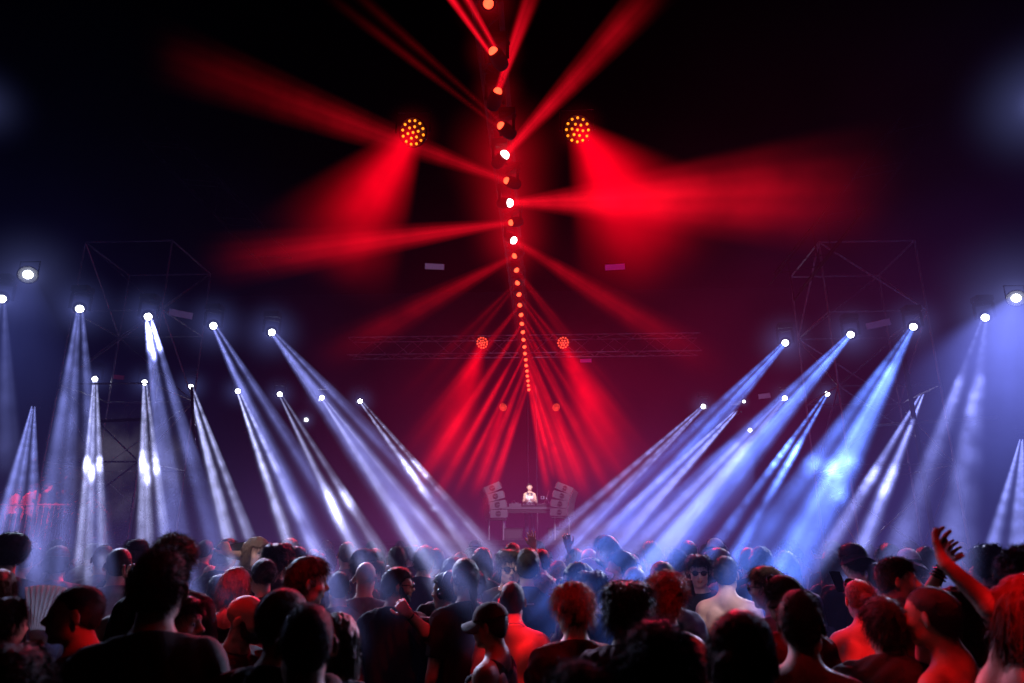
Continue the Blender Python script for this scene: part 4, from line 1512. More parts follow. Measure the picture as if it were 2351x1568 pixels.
print_man = cm(1212, 1263, 5.3, -4, 'man in a dark tee with small pale print below the collar, back to camera', hair='flat', hc='dark', skin='fair', tc='charcoal')
chain_man = cm(1177, 1334, 4.3, 6, 'shirtless man with a strongly red-lit back and thin neck chain', hair='buzz', hc='black', skin='fair', top='bare', build=1.02, head=(-6, 0, 0))
cm(1132, 1386, 3.8, 68, 'person in a dark baseball cap with red-lit brim pointing left', hair='buzz', hc='dark', skin='tan', top='tank', tc='black', cap=('black', 0), head=(0, -6, 0))
cm(1248, 1320, 5.3, -8, 'woman with pale loose hair and sunglasses pushed up, black sleeveless top', fem=True, hair='wavy', hc='blond', skin='fair', top='tank', tc='black', shades='top')
cm(1315, 1347, 3.6, 12, 'person in a black tee with head bowed and glowing red hair', hair='mop', hc='light', skin='fair', tc='black', head=(14, -24, 6), shades='top')
cm(1437, 1340, 3.2, -12, 'person with a thick mop of red-tinged hair in front of the curly head', hair='mop', hc='brown', skin='mid', tc='wine', head=(-10, 0, 0))
cm(1526, 1320, 3.9, -18, 'woman with pinned-up curly red hair and bare red shoulders', fem=True, hair='curly', hc='red', skin='fair', top='strap', tc='wine')
cm(1503, 1434, 1.6, -3, 'very dark rounded head low in the front row under the red mop', hair='short', hc='black', skin='tan', tc='black')
cm(1328, 1528, 1.5, 0, 'top of a dark head just entering at the bottom edge', hair='short', hc='black', skin='tan', tc='black')
cm(782, 1408, 2.8, 6, 'dark straight-haired person with a red streak along the crown, by the cropped head', fem=True, hair='bob', hc='dark', skin='mid', tc='black')
cm(1356, 1314, 4.6, -4, 'man with messy parted dark hair behind the bowed red head', hair='mop', hc='dark', skin='mid', tc='black')
cm(1430, 1266, 5.5, 72, 'man with a fade in a pale tee looking to the left, face in shadow', hair='fade', hc='dark', skin='mid', tc='white')
cm(1518, 1295, 4.6, -4, 'man with a square flat-topped haircut behind the curly red hair', hair='flat', hc='black', skin='mid', tc='grey')
cm(1394, 1231, 6.3, 40, 'tall person in a pink top standing above the far heads', hair='short', hc='dark', skin='mid', tc='pink')
cm(1350, 1284, 5.3, -70, 'person in a pale baseball cap with its brim pointing right', hair='short', hc='dark', skin='fair', tc='grey', cap=('white', 0))
cm(1330, 1292, 4.7, 60, 'dark-haired woman in glasses beside the pale cap', fem=True, hair='bob', hc='black', skin='fair', tc='black', shades='face')
cm(1352, 1258, 6.6, 5, 'bald head with a red rim just above the pale cap', hair='bald', skin='fair', tc='grey')
cm(1243, 1262, 7.4, 0, 'person stretching one bare arm straight up with an open hand', fem=True, hair='short', hc='dark', skin='fair', top='tank', tc='black', arms=('down', arm((1240, 1312, 7.3), (1226, 1256, 7.3), (1217, 1214, 7.3), n=(0, 1, 0), curl=0.1)), res=0.008)
cm(1322, 1262, 7.2, 0, 'person in silhouette with one arm raised into the edge of a beam', hair='short', hc='dark', skin='tan', tc='black', arms=(arm((1318, 1318, 7.2), (1309, 1268, 7.2), (1304, 1232, 7.2), n=(0, 1, 0), curl=0.5), 'down'), res=0.008)
cm(1177, 1246, 7.6, 0, 'person with a small hair knot on top, behind the sunglasses man', fem=True, hair='bun', hc='light', skin='fair', tc='black')
cm(976, 1255, 6.4, -20, 'head ringed by a bright red rim near the low beam', hair='short', hc='dark', tc='navy')
cm(1003, 1258, 6.8, 8, 'grey-looking head right beside the red-rimmed head', hair='buzz', hc='dark', tc='grey')
cm(1042, 1282, 4.9, -6, 'man with thick dark hair just behind the headphones man', hair='short', hc='black', tc='black')
cm(1070, 1282, 4.5, 14, 'person with sleek dark hair and hair clip, touching the tidy fade', fem=True, hair='pony', hc='dark', tc='black')
cm(1108, 1258, 6.2, 0, 'large dark head in front of the puff of smoke', hair='bob', fem=True, hc='black', tc='black')
cm(835, 1262, 6.0, -60, 'man in profile with a red-edged cap above the bald striped man', hair='short', hc='dark', tc='wine', cap=('charcoal', 0))
cm(862, 1262, 6.4, 0, 'person with red-lit sunglasses on the head next to the red-edged cap', hair='short', hc='dark', tc='wine', shades='top')
cm(914, 1256, 6.6, 4, 'man in a pale tee with white-rimmed shoulders in the middle distance', hair='fade', hc='dark', skin='fair', tc='grey')
cm(800, 1243, 7.0, 10, 'man with red-tipped cropped hair inside the long split beam', hair='buzz', hc='light', tc='grey')
# ---- right side
cm(1600, 1276, 5.9, -176, 'young man in round sunglasses with tousled hair facing the camera in a dark shirt', hair='mop', hc='dark', skin='fair', tc='black', shades='face', face=True, head=(0, -8, 0), arms=('chest', 'bent'))
cm(1662, 1279, 5.3, -4, 'shirtless man with a pale white-lit back crossed by a beam', hair='fade', hc='dark', skin='fair', top='bare', head=(-6, 0, 0))
cm(1762, 1303, 4.3, 66, 'red-lit man in sunglasses looking left, behind the backward cap', hair='short', hc='brown', skin='fair', tc='grey', shades='face')
cm(1797, 1325, 3.8, 38, 'person in a backward cap with goggles pushed up over it', hair='short', hc='dark', skin='tan', tc='wine', cap=('black', 180), shades='top')
cm(1828, 1363, 2.9, -6, 'bare-shouldered man with a reddish brush of hair and large ears, seen from behind', hair='flat', hc='brown', skin='tan', top='bare', head=(-4, 0, 0))
cm(1695, 1403, 1.95, -8, 'big dark head with a pale ponytail falling over its shoulder', fem=True, hair='pony', hc='dark', skin='mid', tc='black', head=(-10, 0, 0))
cm(1953, 1250, 5.6, 18, 'man in a backward dark cap and black tee checking a phone', hair='short', hc='dark', skin='fair', tc='black', cap=('black', 180), build=1.08, head=(14, -4, 0), arms=('phone', 'down'))
cm(1965, 1331, 4.3, 4, 'woman with a low hair bun and sunglasses on her head, thin straps', fem=True, hair='bun', hc='light', skin='fair', top='strap', tc='black', shades='top', head=(16, 0, 0))
cm(2040, 1282, 4.3, -78, 'man in profile facing right with mirrored sunglasses pushed up on a dark fade', hair='fade', hc='dark', skin='fair', tc='wine', shades='top')
emblem_man = cm(2020, 1373, 3.1, 10, 'man in a dark jacket with a pale triangle emblem on the back', hair='short', hc='dark', skin='fair', top='jacket', tc='charcoal', head=(8, 0, 0), build=1.05)
cm(2134, 1344, 2.95, 74, 'bare-shouldered man with a shaved head in profile, red light on his face', hair='buzz', hc='black', skin='tan', top='bare', face=False, head=(-6, 0, 0), build=1.05)
cm(2186, 1350, 3.4, -6, 'woman with long straight hair, one arm up with dark bracelets', fem=True, hair='long', hc='dark', skin='fair', top='strap', tc='black',
   arms=(arm((2108, 1415, 3.4), (2166, 1300, 3.35), (2186, 1250, 3.42), n=(0.3, -1, 0), curl=0.35), 'down'), watch=-1, bracelets=4, res=0.0055)
cm(2342, 1328, 2.3, -30, 'red-lit person at the picture edge reaching an arm up to spread fingers', fem=True, hair='wavy', hc='red', skin='fair', top='tank', tc='wine', res=0.005,
   arms=(arm((2325, 1440, 2.30), (2196, 1318, 2.34), (2180, 1250, 2.50), n=(0.2, -1, 0.1), curls=(0.25, 0.1, 0.45, 0.5), spread=0.55), 'down'))
cm(2262, 1256, 5.2, -10, 'large dark shaggy head behind the raised arm', hair='curly', hc='black', skin='tan', tc='black')
cm(2306, 1274, 4.6, 0, 'second dark head, nearer the picture edge behind the raised arm', hair='short', hc='black', skin='tan', tc='black')
cm(2350, 1266, 3.7, 20, 'dark curly head cut by the picture edge above the red-lit person', hair='curly', hc='black', skin='tan', tc='black')
cm(1906, 1264, 6.4, 0, 'woman with long dark hair down her back beside the phone man', fem=True, hair='long', hc='black', skin='fair', tc='black')
cm(1650, 1260, 6.4, 60, 'red-cheeked man with white-lit crown above the pale bare back', hair='short', hc='light', skin='fair', tc='grey')
cm(1716, 1256, 6.3, 0, 'cropped head standing clear next to the bright core of a beam', hair='buzz', hc='dark', tc='charcoal')
cm(1744, 1256, 6.0, 0, 'dark long-haired person next to the cropped head', fem=True, hair='long', hc='black', tc='black')
cm(1800, 1266, 5.6, 0, 'person with thin white-rimmed hair melting into the brightest beam', fem=True, hair='bob', hc='light', tc='grey')
cm(1494, 1244, 7.0, 20, 'upright head and shoulders outlined in the pale beam right of the pink top', hair='fade', hc='dark', tc='grey')
cm(1640, 1238, 7.8, 0, 'person in a white cap at the foot of the broken beam', hair='short', hc='dark', tc='navy', cap=('white', 0))
cm(2080, 1262, 6.0, 0, 'person in a bright white cap beyond the sunglasses-topped man', hair='short', hc='dark', tc='grey', cap=('white', 180))
cm(2120, 1256, 6.4, 0, 'hooded outline dissolving in the steep cloudy beam', hair='bob', fem=True, hc='dark', tc='charcoal')
cm(2035, 1250, 6.8, 0, 'two-toned dark head among far heads right of the backward cap', hair='short', hc='dark', tc='black')
cm(2012, 1290, 5.4, 8, 'low dark head tucked behind the sunglasses-topped man', hair='buzz', hc='dark', tc='black')
cm(1455, 1300, 4.8, -6, 'person in pale clothes with a thin white rim, beside the flat-topped man', hair='buzz', hc='light', tc='white')

# ---- things they hold
ft = NT('fan_paper')
ftl = ft.n('ShaderNodeBsdfTranslucent', {'Color': (0.7, 0.68, 0.72, 1)})
fdf = ft.n('ShaderNodeBsdfDiffuse', {'Color': (0.7, 0.68, 0.72, 1)})
fmx = ft.n('ShaderNodeMixShader', {0: 0.4, 1: ftl.outputs[0], 2: fdf.outputs[0]})
M['fan_paper'] = ft.surf(fmx.outputs[0])
root = empty('hand_fan', W(72, 1500, 3.12))
dirr = align_z(CAM - Vector(W(72, 1500, 3.12)))
nb = 15
F0 = (dirr @ Vector((0, 1, 0))).normalized()
S0 = (dirr @ Vector((1, 0, 0))).normalized()
N0 = (dirr @ Vector((0, 0, 1))).normalized()
vs, fs = [], []
for i in range(2 * nb + 1):
    a = R(14 - 64 * i / (2 * nb))
    dd = F0 * math.cos(a) + S0 * math.sin(-a)
    off = N0 * (0.006 if i % 2 else -0.006)
    vs += [dd * 0.095 + off * 0.4, dd * 0.28 + off]
for i in range(2 * nb):
    fs.append((2 * i, 2 * i + 1, 2 * i + 3, 2 * i + 2))
mb = MB()
mb.add(vs, fs)
mb.build('leaf', M['fan_paper'], root)
mb = MB()
for i in range(0, 2 * nb + 1, 2):
    a = R(14 - 64 * i / (2 * nb))
    dd = F0 * math.cos(a) + S0 * math.sin(-a)
    mb.tube([-N0 * 0.004, dd * 0.27 - N0 * 0.009], 0.0022, 4)
mb.build('ribs', pmat('cloth', 'cream'), root)
tag(root, 'open pleated white hand fan held up beside the shaved profile', 'fan')

phone(W(312, 1330, 4.32), (0.2, -1, 0.15), 'lit phone held up in front of the cream sleeve')
phone(W(550, 1256, 6.08), (0.2, -1, 0.1), 'phone held sideways at head height by the man filming', up=(1, 0, 0.2), lit_=False)
phone(W(1925, 1335, 5.2), (0.1, -0.8, 0.5), 'phone held low by the man in the backward cap', lit_=False)
phone(W(1582, 1350, 5.6), (0.3, 0.7, 0.6), 'phone held at the chest of the young man in round sunglasses', lit_=False)

add_headphones(hp_man, Matrix.Translation(Vector((0, 0.02, 1.665))) @ Matrix.Rotation(R(40), 4, 'Z'))
add_necklace(chain_man)
back_print(hp_man, [[(0.075, 1.335), (0.085, 1.335), (0.085, 1.375), (0.075, 1.375)], [(0.090, 1.335), (0.120, 1.335), (0.120, 1.345), (0.090, 1.345)], [(0.090, 1.352), (0.100, 1.352), (0.100, 1.380), (0.090, 1.380)], [(0.105, 1.352), (0.128, 1.352), (0.128, 1.362), (0.105, 1.362)]], 'print_white')
back_print(print_man, [[(x0, 1.425), (x0 + 0.009, 1.425), (x0 + 0.009, 1.436), (x0, 1.436)] for x0 in (-0.05, -0.036, -0.022, -0.004, 0.010, 0.024, 0.038)], 'print_white', 0.003)
back_print(emblem_man, [[(-0.14, 1.315), (-0.025, 1.335), (-0.085, 1.425)], [(0.015, 1.335), (0.115, 1.34), (0.03, 1.445)], [(-0.07, 1.25), (0.05, 1.25), (-0.01, 1.32)]], 'print_pale')

# ---- farther people: a few figures, each copied many times with its hair and clothes
kinds = [
    (dict(hair='short', hc='dark', tc='black'), 'short dark hair and a black tee'),
    (dict(hair='buzz', hc='dark', tc='grey'), 'a cropped head and a grey tee'),
    (dict(hair='fade', hc='black', tc='charcoal', build=1.05), 'a neat fade and a charcoal tee'),
    (dict(hair='mop', hc='brown', tc='navy'), 'shaggy brown hair and a navy tee'),
    (dict(fem=True, hair='long', hc='dark', top='tank', tc='black'), 'long dark hair and a black sleeveless top'),
    (dict(fem=True, hair='bob', hc='light', tc='white'), 'a light bob and a white tee'),
    (dict(fem=True, hair='bun', hc='brown', top='strap', tc='wine'), 'a hair bun and thin straps'),
    (dict(hair='short', hc='dark', tc='grey', cap=('white', 180)), 'a white backward cap and a grey tee'),
    (dict(hair='bald', tc='black', build=1.05), 'a bald head and a black tee'),
    (dict(fem=True, hair='wavy', hc='blond', tc='charcoal'), 'pale wavy hair and a charcoal tee'),
    (dict(hair='curly', hc='black', skin='tan', tc='sand'), 'black curls and a sand tee'),
    (dict(hair='short', hc='dark', tc='black', cap=('black', 0)), 'a dark cap and a black tee'),
    (dict(hair='short', hc='brown', tc='wine', shades='top'), 'sunglasses on brown hair and a wine tee'),
    (dict(fem=True, hair='pony', hc='dark', tc='denim'), 'a dark ponytail and a denim blue tee'),
]
protos = []
for kw, txt in kinds:
    o = make_person(res=0.0115, dense=420, skin=kw.pop('skin', 'fair'), **kw)
    protos.append((o, txt))
used = [False] * len(protos)
placed = list(near_spots)
cr = random.Random(11)


def copy_person(i, loc, yaw, sc):
    o, txt = protos[i]
    if used[i]:
        c = o.copy()
        col.objects.link(c)
        for ch in o.children:
            d = ch.copy()
            col.objects.link(d)
            d.parent = c
            for g in ch.children:
                h = g.copy()
                col.objects.link(h)
                h.parent = d
    else:
        c = o
        used[i] = True
    c.matrix_world = Matrix.Translation(Vector(loc)) @ Matrix.Rotation(R(yaw), 4, 'Z') @ Matrix.Diagonal((sc, sc, sc, 1))
    tag(c, f'distant hazy person with {txt}, back turned', 'person', f'distant people with {txt}')
    return c


count = 0
y = 5.4
while y < 16.5 and count < 190:
    half = 0.80 * y + 0.6
    x = -half + cr.uniform(0, 0.5)
    while x < half * 0.97:
        px, py = x + cr.uniform(-0.14, 0.14), y + cr.uniform(-0.28, 0.28)
        if all((px - q[0]) ** 2 + (py - q[1]) ** 2 > 0.42 ** 2 for q in placed):
            placed.append((px, py))
            i = count % len(protos) if count < len(protos) else cr.randrange(len(protos))
            copy_person(i, (px, py, 0), cr.gauss(0, 22), cr.uniform(0.90, 1.07) * (0.97 if 'sleeveless' in protos[i][1] else 1.0))
            count += 1
        x += cr.uniform(0.62, 1.15) if y < 9 else cr.uniform(0.75, 1.6)
    y += 0.95 if y < 9 else 1.3
print('far people', count)

# ---- lamps that light the people: unseen red lamps put overhead for patches of light, and the white rows
red_spots = [
    # target (u, v, y), lamp position, cone in degrees, power
    ((1215, 1490, 4.3), (0.9, 0.2, 6.4), 7, 2184),
    ((575, 1400, 3.5), (-0.45, 3.6, 6.6), 8, 630),
    ((550, 1340, 4.4), (-0.45, 1.8, 6.6), 7, 1092),
    ((212, 1540, 3.0), (1.6, 0.4, 6.6), 3, 1092),
    ((1320, 1400, 3.6), (-0.45, 1.8, 6.6), 7, 966),
    ((1526, 1370, 3.9), (-0.45, 1.2, 6.6), 7, 966),
    ((1132, 1440, 3.8), (-2.2, 1.9, 6.6), 5, 756),
    ((2088, 1395, 2.95), (-0.45, 3.4, 6.6), 6, 700),
    ((2110, 1520, 2.95), (0.6, 0.3, 6.6), 5, 924),
    ((1985, 1450, 4.2), (0.9, 0.0, 6.4), 6, 1512),
    ((2300, 1430, 2.3), (-0.45, 1.2, 6.6), 11, 1260),
    ((2050, 1330, 4.3), (0.9, 0.2, 6.4), 6, 714),
    ((1800, 1380, 3.8), (-0.45, 1.8, 6.6), 8, 546),
    ((705, 1330, 3.8), (0.6, 2.2, 6.6), 6, 462),
    ((410, 1330, 3.4), (-0.45, 1.8, 6.6), 8, 378),
    ((965, 1440, 4.4), (0.4, 0.2, 6.6), 6, 420),
]
for (t_, o_, a_, pw) in red_spots:
    gobo(spot('red_lamp_light', o_, W(*t_), pw * 1.15, (1.0, 0.010, 0.016), a_, 0.7, 0.03))
spot('red_fill_light', (-0.45, 5.8, 6.6), (0.0, 3.6, 1.5), 34, (1.0, 0.01, 0.05), 95, 0.9, 0.1)  # added red fill for the tops of the heads
spot('red_fill_light', (2.4, 7.0, 6.2), (-1, 5.5, 1.5), 70, (1.0, 0.01, 0.05), 90, 0.9, 0.1)  # added red fill, no lamp hangs there
for (p, e, w_) in lamp_pos[:8] + lamp_pos[11:20]:
    nearrow = p.y < 15
    ang = 2 * math.degrees(math.atan(far_r(w_, e) / (e - p).length)) * 1.25
    spot('white_lamp_light', p + (e - p).normalized() * 0.1, e, 3000 if nearrow else 2600, (0.55, 0.62, 1.0), max(ang, 8), 0.5, 0.05)
# red wash coming back over the crowd from the lights above the stage
gobo(spot('red_wash_light', (2.2, 12.5, 5.6), (1.2, 4.6, 1.6), 2700, (1.0, 0.01, 0.05), 62, 0.8, 0.03), 30.0)
gobo(spot('red_wash_light', (-2.6, 12.5, 5.6), (-1.6, 4.6, 1.6), 2700, (1.0, 0.01, 0.05), 62, 0.8, 0.03), 30.0)
gobo(spot('red_fill_light', (-0.45, 1.5, 6.6), (0.2, 5.2, 1.5), 90, (1.0, 0.01, 0.03), 70, 0.9, 0.04), 26.0)  # added patchy red fill on the backs
# broad cool light from the two floods behind the crowd
spot('flood_lamp_light', at_z(2333, 685, 6.2) + Vector((0, -0.2, -0.1)), (3.0, 3.5, 1.5), 600, (0.5, 0.58, 1.0), 80, 0.8, 0.02)
spot('flood_lamp_light', at_z(64, 631, 6.4) + Vector((0, -0.2, -0.1)), (-3.0, 3.5, 1.5), 600, (0.5, 0.58, 1.0), 80, 0.8, 0.02)
spot('flood_lamp_light', at_z(1722, 988, 6.0) + Vector((0, -0.2, -0.1)), (1.0, 5.0, 1.5), 600, (0.6, 0.62, 1.0), 60, 0.8, 0.02)
spot('flood_lamp_light', at_z(703, 964, 6.0) + Vector((0, -0.2, -0.1)), (-1.5, 5.0, 1.5), 600, (0.6, 0.62, 1.0), 60, 0.8, 0.02)
spot('truss_fill_light', (0.0, 10.0, 2.6), (0, 18.5, 8.0), 420, (0.62, 0.45, 1.0), 100, 0.8, 0.1)  # added purple fill for panels and trusses, no lamp stands there
# unseen spots added for pale patches on the bare back and some faces
spot('white_lamp_light', (3.4, 0.2, 6.4), W(1668, 1380, 4.9), 1900, (1.0, 0.86, 0.9), 7, 0.6, 0.05)
spot('white_lamp_light', (-1.6, 0.6, 6.2), W(1169, 1300, 5.5), 900, (1.0, 0.88, 0.95), 6, 0.6, 0.05)
spot('white_lamp_light', (2.2, 0.6, 6.2), W(1600, 1310, 5.35), 260, (1.0, 0.85, 0.95), 6, 0.6, 0.05)
spot('white_lamp_light', (-3.6, 1.0, 6.2), W(592, 1255, 6.1), 1200, (1.0, 0.85, 0.9), 4, 0.6, 0.05)
# ------------------------------------------------------------------ the setting
gr = MB()
gr.box((0, 60, -0.05), (400, 400, 0.1))
tag(gr.build('ground', M['asphalt']), kind='structure')


def truss(name, a, b, w, label, chords=4, step=None, r=0.025, mat='truss_metal', tri=False, parent=None):
    """A lattice truss from a to b: chords and zigzag braces."""
    a, b = Vector(a), Vector(b)
    d = b - a
    rot = align_z(d)
    L = d.length
    root = empty(name, a)
    offs = [(-w / 2, -w / 2), (w / 2, -w / 2), (w / 2, w / 2), (-w / 2, w / 2)]
    cs = [rot @ Vector((x, y, 0)) for x, y in offs]
    for c in cs:
        MB().tube([c, c + d], r, 6).build('chord', M[mat], root)
    n = max(2, int(L / (step or w)))
    mb = MB()
    for i in range(n):
        p, q = d * (i / n), d * ((i + 1) / n)
        for k in range(4):
            k2 = (k + 1) % 4
            s0, s1 = (k, k2) if i % 2 == 0 else (k2, k)
            mb.tube([cs[s0] + p, cs[s1] + q], r * 0.55, 5)
    tag(mb.build('lattice', M[mat], root), kind='stuff')
    tag(root, label, 'truss')
    return root


truss('roof_truss', (CX - 0.08, 2.5, CZ + 0.72), (CX - 0.08, 23.5, CZ + 0.72), 0.28, 'long dark truss over the centre that carries the column of red lamps', r=0.022, mat='drape')
yb = at_z(1100, 790, 8.4)
ya = at_dist(880, 790, (yb - CAM).dot(FW))
yc = at_dist(1580, 782, (yb - CAM).dot(FW))
truss('roof_truss', (ya.x - 1.2, yb.y, yb.z - 0.1), (yc.x + 0.3, yb.y, yb.z - 0.1), 0.62, 'horizontal cross truss behind the pair of mid-sized red dot lights', r=0.018, step=0.7)
truss('roof_truss', W(1800, 660, 13.5), W(2100, 285, 13.0), 0.6, 'slanted roof truss rising to the right above the scaffold tower', r=0.02, mat='black_metal')
truss('roof_truss', W(640, 600, 13.5), W(340, 290, 13.0), 0.6, 'slanted roof truss rising to the left, hardly lit', r=0.02, mat='black_metal')


def tower(label, corners, z0, z1, levels, r=0.028, tops=()):
    root = empty('scaffold_tower', corners[0])
    o = Vector(corners[0])
    P = [Vector(c) - o for c in corners]
    for p in P:
        MB().tube([p + Vector((0, 0, z0)), p + Vector((0, 0, z1))], r, 8).build('standard', M['truss_metal'], root)
    for i in range(levels + 1):
        z = z0 + (z1 - z0) * i / levels
        for k in range(4):
            MB().tube([P[k] + Vector((0, 0, z)), P[(k + 1) % 4] + Vector((0, 0, z))], r * 0.9, 6).build('ledger', M['truss_metal'], root)
    for i in range(levels):
        za, zb = z0 + (z1 - z0) * i / levels, z0 + (z1 - z0) * (i + 1) / levels
        for k in range(4):
            p, q = (P[k], P[(k + 1) % 4]) if (i + k) % 2 else (P[(k + 1) % 4], P[k])
            MB().tube([p + Vector((0, 0, za)), q + Vector((0, 0, zb))], r * 0.8, 6).build('brace', M['truss_metal'], root)
    tag(root, label, 'scaffold tower')
    return root


A_ = at_y(1880, 556, 15.0)
B_ = at_y(2100, 553, 15.0)
tower('tall scaffold tower on the right with diagonal braces, behind the long blue beams', [(A_.x, 15, 0), (B_.x, 15, 0), (B_.x + 0.2, 17.2, 0), (A_.x + 0.1, 17.2, 0)], 0, A_.z, 5, r=0.024)
A_ = at_y(196, 556, 15.0)
B_ = at_y(395, 556, 15.0)
tower('tall scaffold tower on the left, behind the steep beams and smoke', [(A_.x, 15, 0), (B_.x, 15, 0), (B_.x - 0.1, 17.2, 0), (A_.x - 0.2, 17.2, 0)], 0, A_.z, 5, r=0.022)
# dark poles and rails close behind the far lamps
for (u, y_, lab) in ((340, 14.6, 'single dark scaffold pole through the smoke on the left'), (2105, 14.4, 'single dark scaffold pole beside the grey beam on the right')):
    p = at_y(u, 1000, y_)
    o = MB().tube([(p.x, y_, 0), (p.x, y_, 5.6)], 0.05, 8).build('scaffold_pole', M['black_metal'])
    tag(o, lab, 'pole')
for (a, b, lab) in ((W(195, 968, 14.3), W(345, 962, 14.3), 'dark rail across the three bright smoke knots'), (W(1995, 978, 14.2), W(2290, 958, 14.2), 'bright-edged rail across the right tower'), (W(440, 888, 14.0), W(446, 1020, 14.0), 'short dark upright beside a small far lamp')):
    o = MB().tube([a, b], 0.035, 6).build('scaffold_rail', M['black_metal'] if 'dark' in lab else M['truss_metal'])
    tag(o, lab, 'rail')

M['magenta_panel'] = plain('magenta_panel', (0.9, 0.02, 0.45), 0.6, var=0.08)
M['red_panel'] = plain('red_panel', (0.6, 0.03, 0.08), 0.6, var=0.08)
# blank pale panels hung on the trusses
for (u, v, w_, h_, y_, roll, lab) in (
    (998, 612, 44, 13, 17.0, 0, 'blank pale panel hung left of the lamp column'),
    (1412, 613, 45, 13, 17.0, 0, 'blank panel tinted magenta, hung right of the lamp column'),
    (415, 721, 50, 15, 13.5, -4, 'blank pale panel between two white lamps on the left'),
    (2016, 744, 50, 15, 13.5, 5, 'blank pale panel between two white lamps on the right'),
    (1755, 909, 26, 11, 17.5, 3, 'small dim panel above the ringed flood lamp'),
    (1345, 828, 26, 8, 19.0, 0, 'small dim magenta panel under the cross truss'),
    (272, 866, 22, 10, 17.5, 0, 'small dim red-tinted panel above the tiny red dot light'),
):
    p = at_y(u, v, y_)
    k = (p - CAM).dot(FW) / FPX
    rot = align_z(CAM - p)
    o = MB().box((0, 0, 0), (w_ * k, h_ * k, 0.03), rot @ Matrix.Rotation(R(roll), 3, 'Z')).build('blank_sign', M['magenta_panel'] if 'magenta' in lab else M['red_panel'] if 'red-tinted' in lab else M['white_panel'])
    o.location = p
    tag(o, lab, 'panel')

# back wall of the stage: black drape
tag(MB().box((0, 27.2, 6), (60, 0.2, 12)).build('backdrop', M['drape']), kind='structure')

# stage
SY = 19.0
st_ = empty('stage', (CX, SY, 0))
MB().box((0, 3.0, 1.84), (11, 6.0, 0.12)).build('stage_floor', M['stage_black'], st_)
MB().box((0, 0.06, 0.89), (10.9, 0.04, 1.77)).build('front_skirt', M['drape'], st_)
for x in (-5.2, -2.6, 0, 2.6, 5.2):
    MB().tube([(x, 0.3, 0), (x, 0.3, 1.77)], 0.04, 8).build('leg', M['truss_metal'], st_)
tag(st_, 'dark raised stage at the far end under the lamp column', 'stage')
SZ = 1.9
DJ = at_y(1214, 1243, 20.3)


def px(u, v, y_=20.0):
    return at_y(u, v, y_)


# table: wide black folding table with two frames of legs
T0, T1 = px(1152, 1164), px(1290, 1164)
M['speaker'] = plain('speaker', (0.11, 0.105, 0.115), 0.6, var=0.12)
M['table_grey'] = plain('table_grey', (0.10, 0.10, 0.11), 0.6)
tb = empty('dj_table', ((T0.x + T1.x) / 2, 20.0, SZ))
tw = T1.x - T0.x
th = T0.z - SZ
MB().box((0, 0.35, th - 0.03), (tw, 0.75, 0.06)).build('table_top', M['table_grey'], tb)
MB().box((0, 0.02, th - 0.12), (tw * 0.97, 0.03, 0.10)).build('front_rail', M['stage_black'], tb)
for x in (-1, 1):
    for y_ in (0.05, 0.65):
        MB().tube([(x * tw * 0.46, y_, 0), (x * tw * 0.46, y_, th - 0.06)], 0.022, 8).build('leg', M['chrome'], tb)
tag(tb, 'long grey table that carries the mixing gear on stage', 'table')
top_z = T0.z


def gear(u0, u1, hgt, name, label, cat, knobs=10, dep=0.36, mat='stage_black'):
    a, b_ = px(u0, 1160), px(u1, 1160)
    wd = b_.x - a.x
    root = empty(name, ((a.x + b_.x) / 2, 20.32, top_z))
    MB().box((0, 0, hgt / 2), (wd, dep, hgt)).build('case', M[mat], root)
    rr = random.Random(int(u0))
    for i in range(knobs):
        x, y_ = rr.uniform(-0.45, 0.45) * wd, rr.uniform(-0.45, 0.3) * dep
        MB().lathe([(0.011, 0), (0.009, 0.03 + 0.02 * rr.random())], 8, Matrix.Translation((x, y_, hgt))).build('knob', M['chrome'], root)
    tag(root, label, cat)


gear(1168, 1196, 0.10, 'media_player', 'pale deck at the near end of the table, with a cable over it', 'music player', 12, mat='speaker')
gear(1198, 1228, 0.07, 'mixer', 'flat mixer right under the hands of the performer', 'mixer', 16)
gear(1230, 1256, 0.07, 'media_player', 'dark deck covered with small bright knobs, beside the mixer', 'music player', 20)
gear(1257, 1284, 0.09, 'effects_unit', 'low dark box at the far end of the table, beside the small tripod', 'effects unit', 12)
cb = px(1178, 1150)
tag(MB().tube([px(1174, 1158, 20.3), px(1176, 1150, 20.3), px(1181, 1149, 20.3), px(1186, 1158, 20.3)], 0.012, 6).build('cable', M['chrome']), 'thin bright cable looping above the pale deck', 'cable')
# small tripod with camera
tp = px(1255, 1144, 20.35)
tr_ = empty('camera_tripod', (tp.x, 20.35, top_z + 0.09))
hz = tp.z - top_z - 0.09
for a in (90, 210, 330):
    MB().tube([(0, 0, hz), (0.12 * math.cos(R(a)), 0.12 * math.sin(R(a)), 0)], 0.012, 6).build('leg', M['chrome'], tr_)
MB().tube([(0.0, 0, hz), (0.07, 0, hz + 0.22)], 0.012, 6).build('pan_handle', M['chrome'], tr_)
MB().lathe([(0.022, -0.03), (0.022, 0.03)], 10, Matrix.Translation((0, 0, hz))).build('head', M['chrome'], tr_)
tag(tr_, 'small pale tripod standing on the table', 'tripod')
cr_ = empty('camera', (tp.x - 0.12, 20.35, tp.z + 0.02))
MB().box((0, 0, 0), (0.10, 0.08, 0.08)).build('camera_body', M['truss_metal'], cr_)
MB().lathe([(0.032, 0), (0.034, 0.05), (0.024, 0.055)], 12, Matrix.Translation((0, -0.04, 0)) @ Matrix.Rotation(R(90), 4, 'X')).build('lens_barrel', M['shades'], cr_)
tag(cr_, 'small camera beside the head of the tripod', 'camera')

# loudspeakers: two curved stacks of wedge cabinets, tilted back, on stands
M['speaker_dark'] = plain('speaker_dark', (0.03, 0.03, 0.03), 0.6)


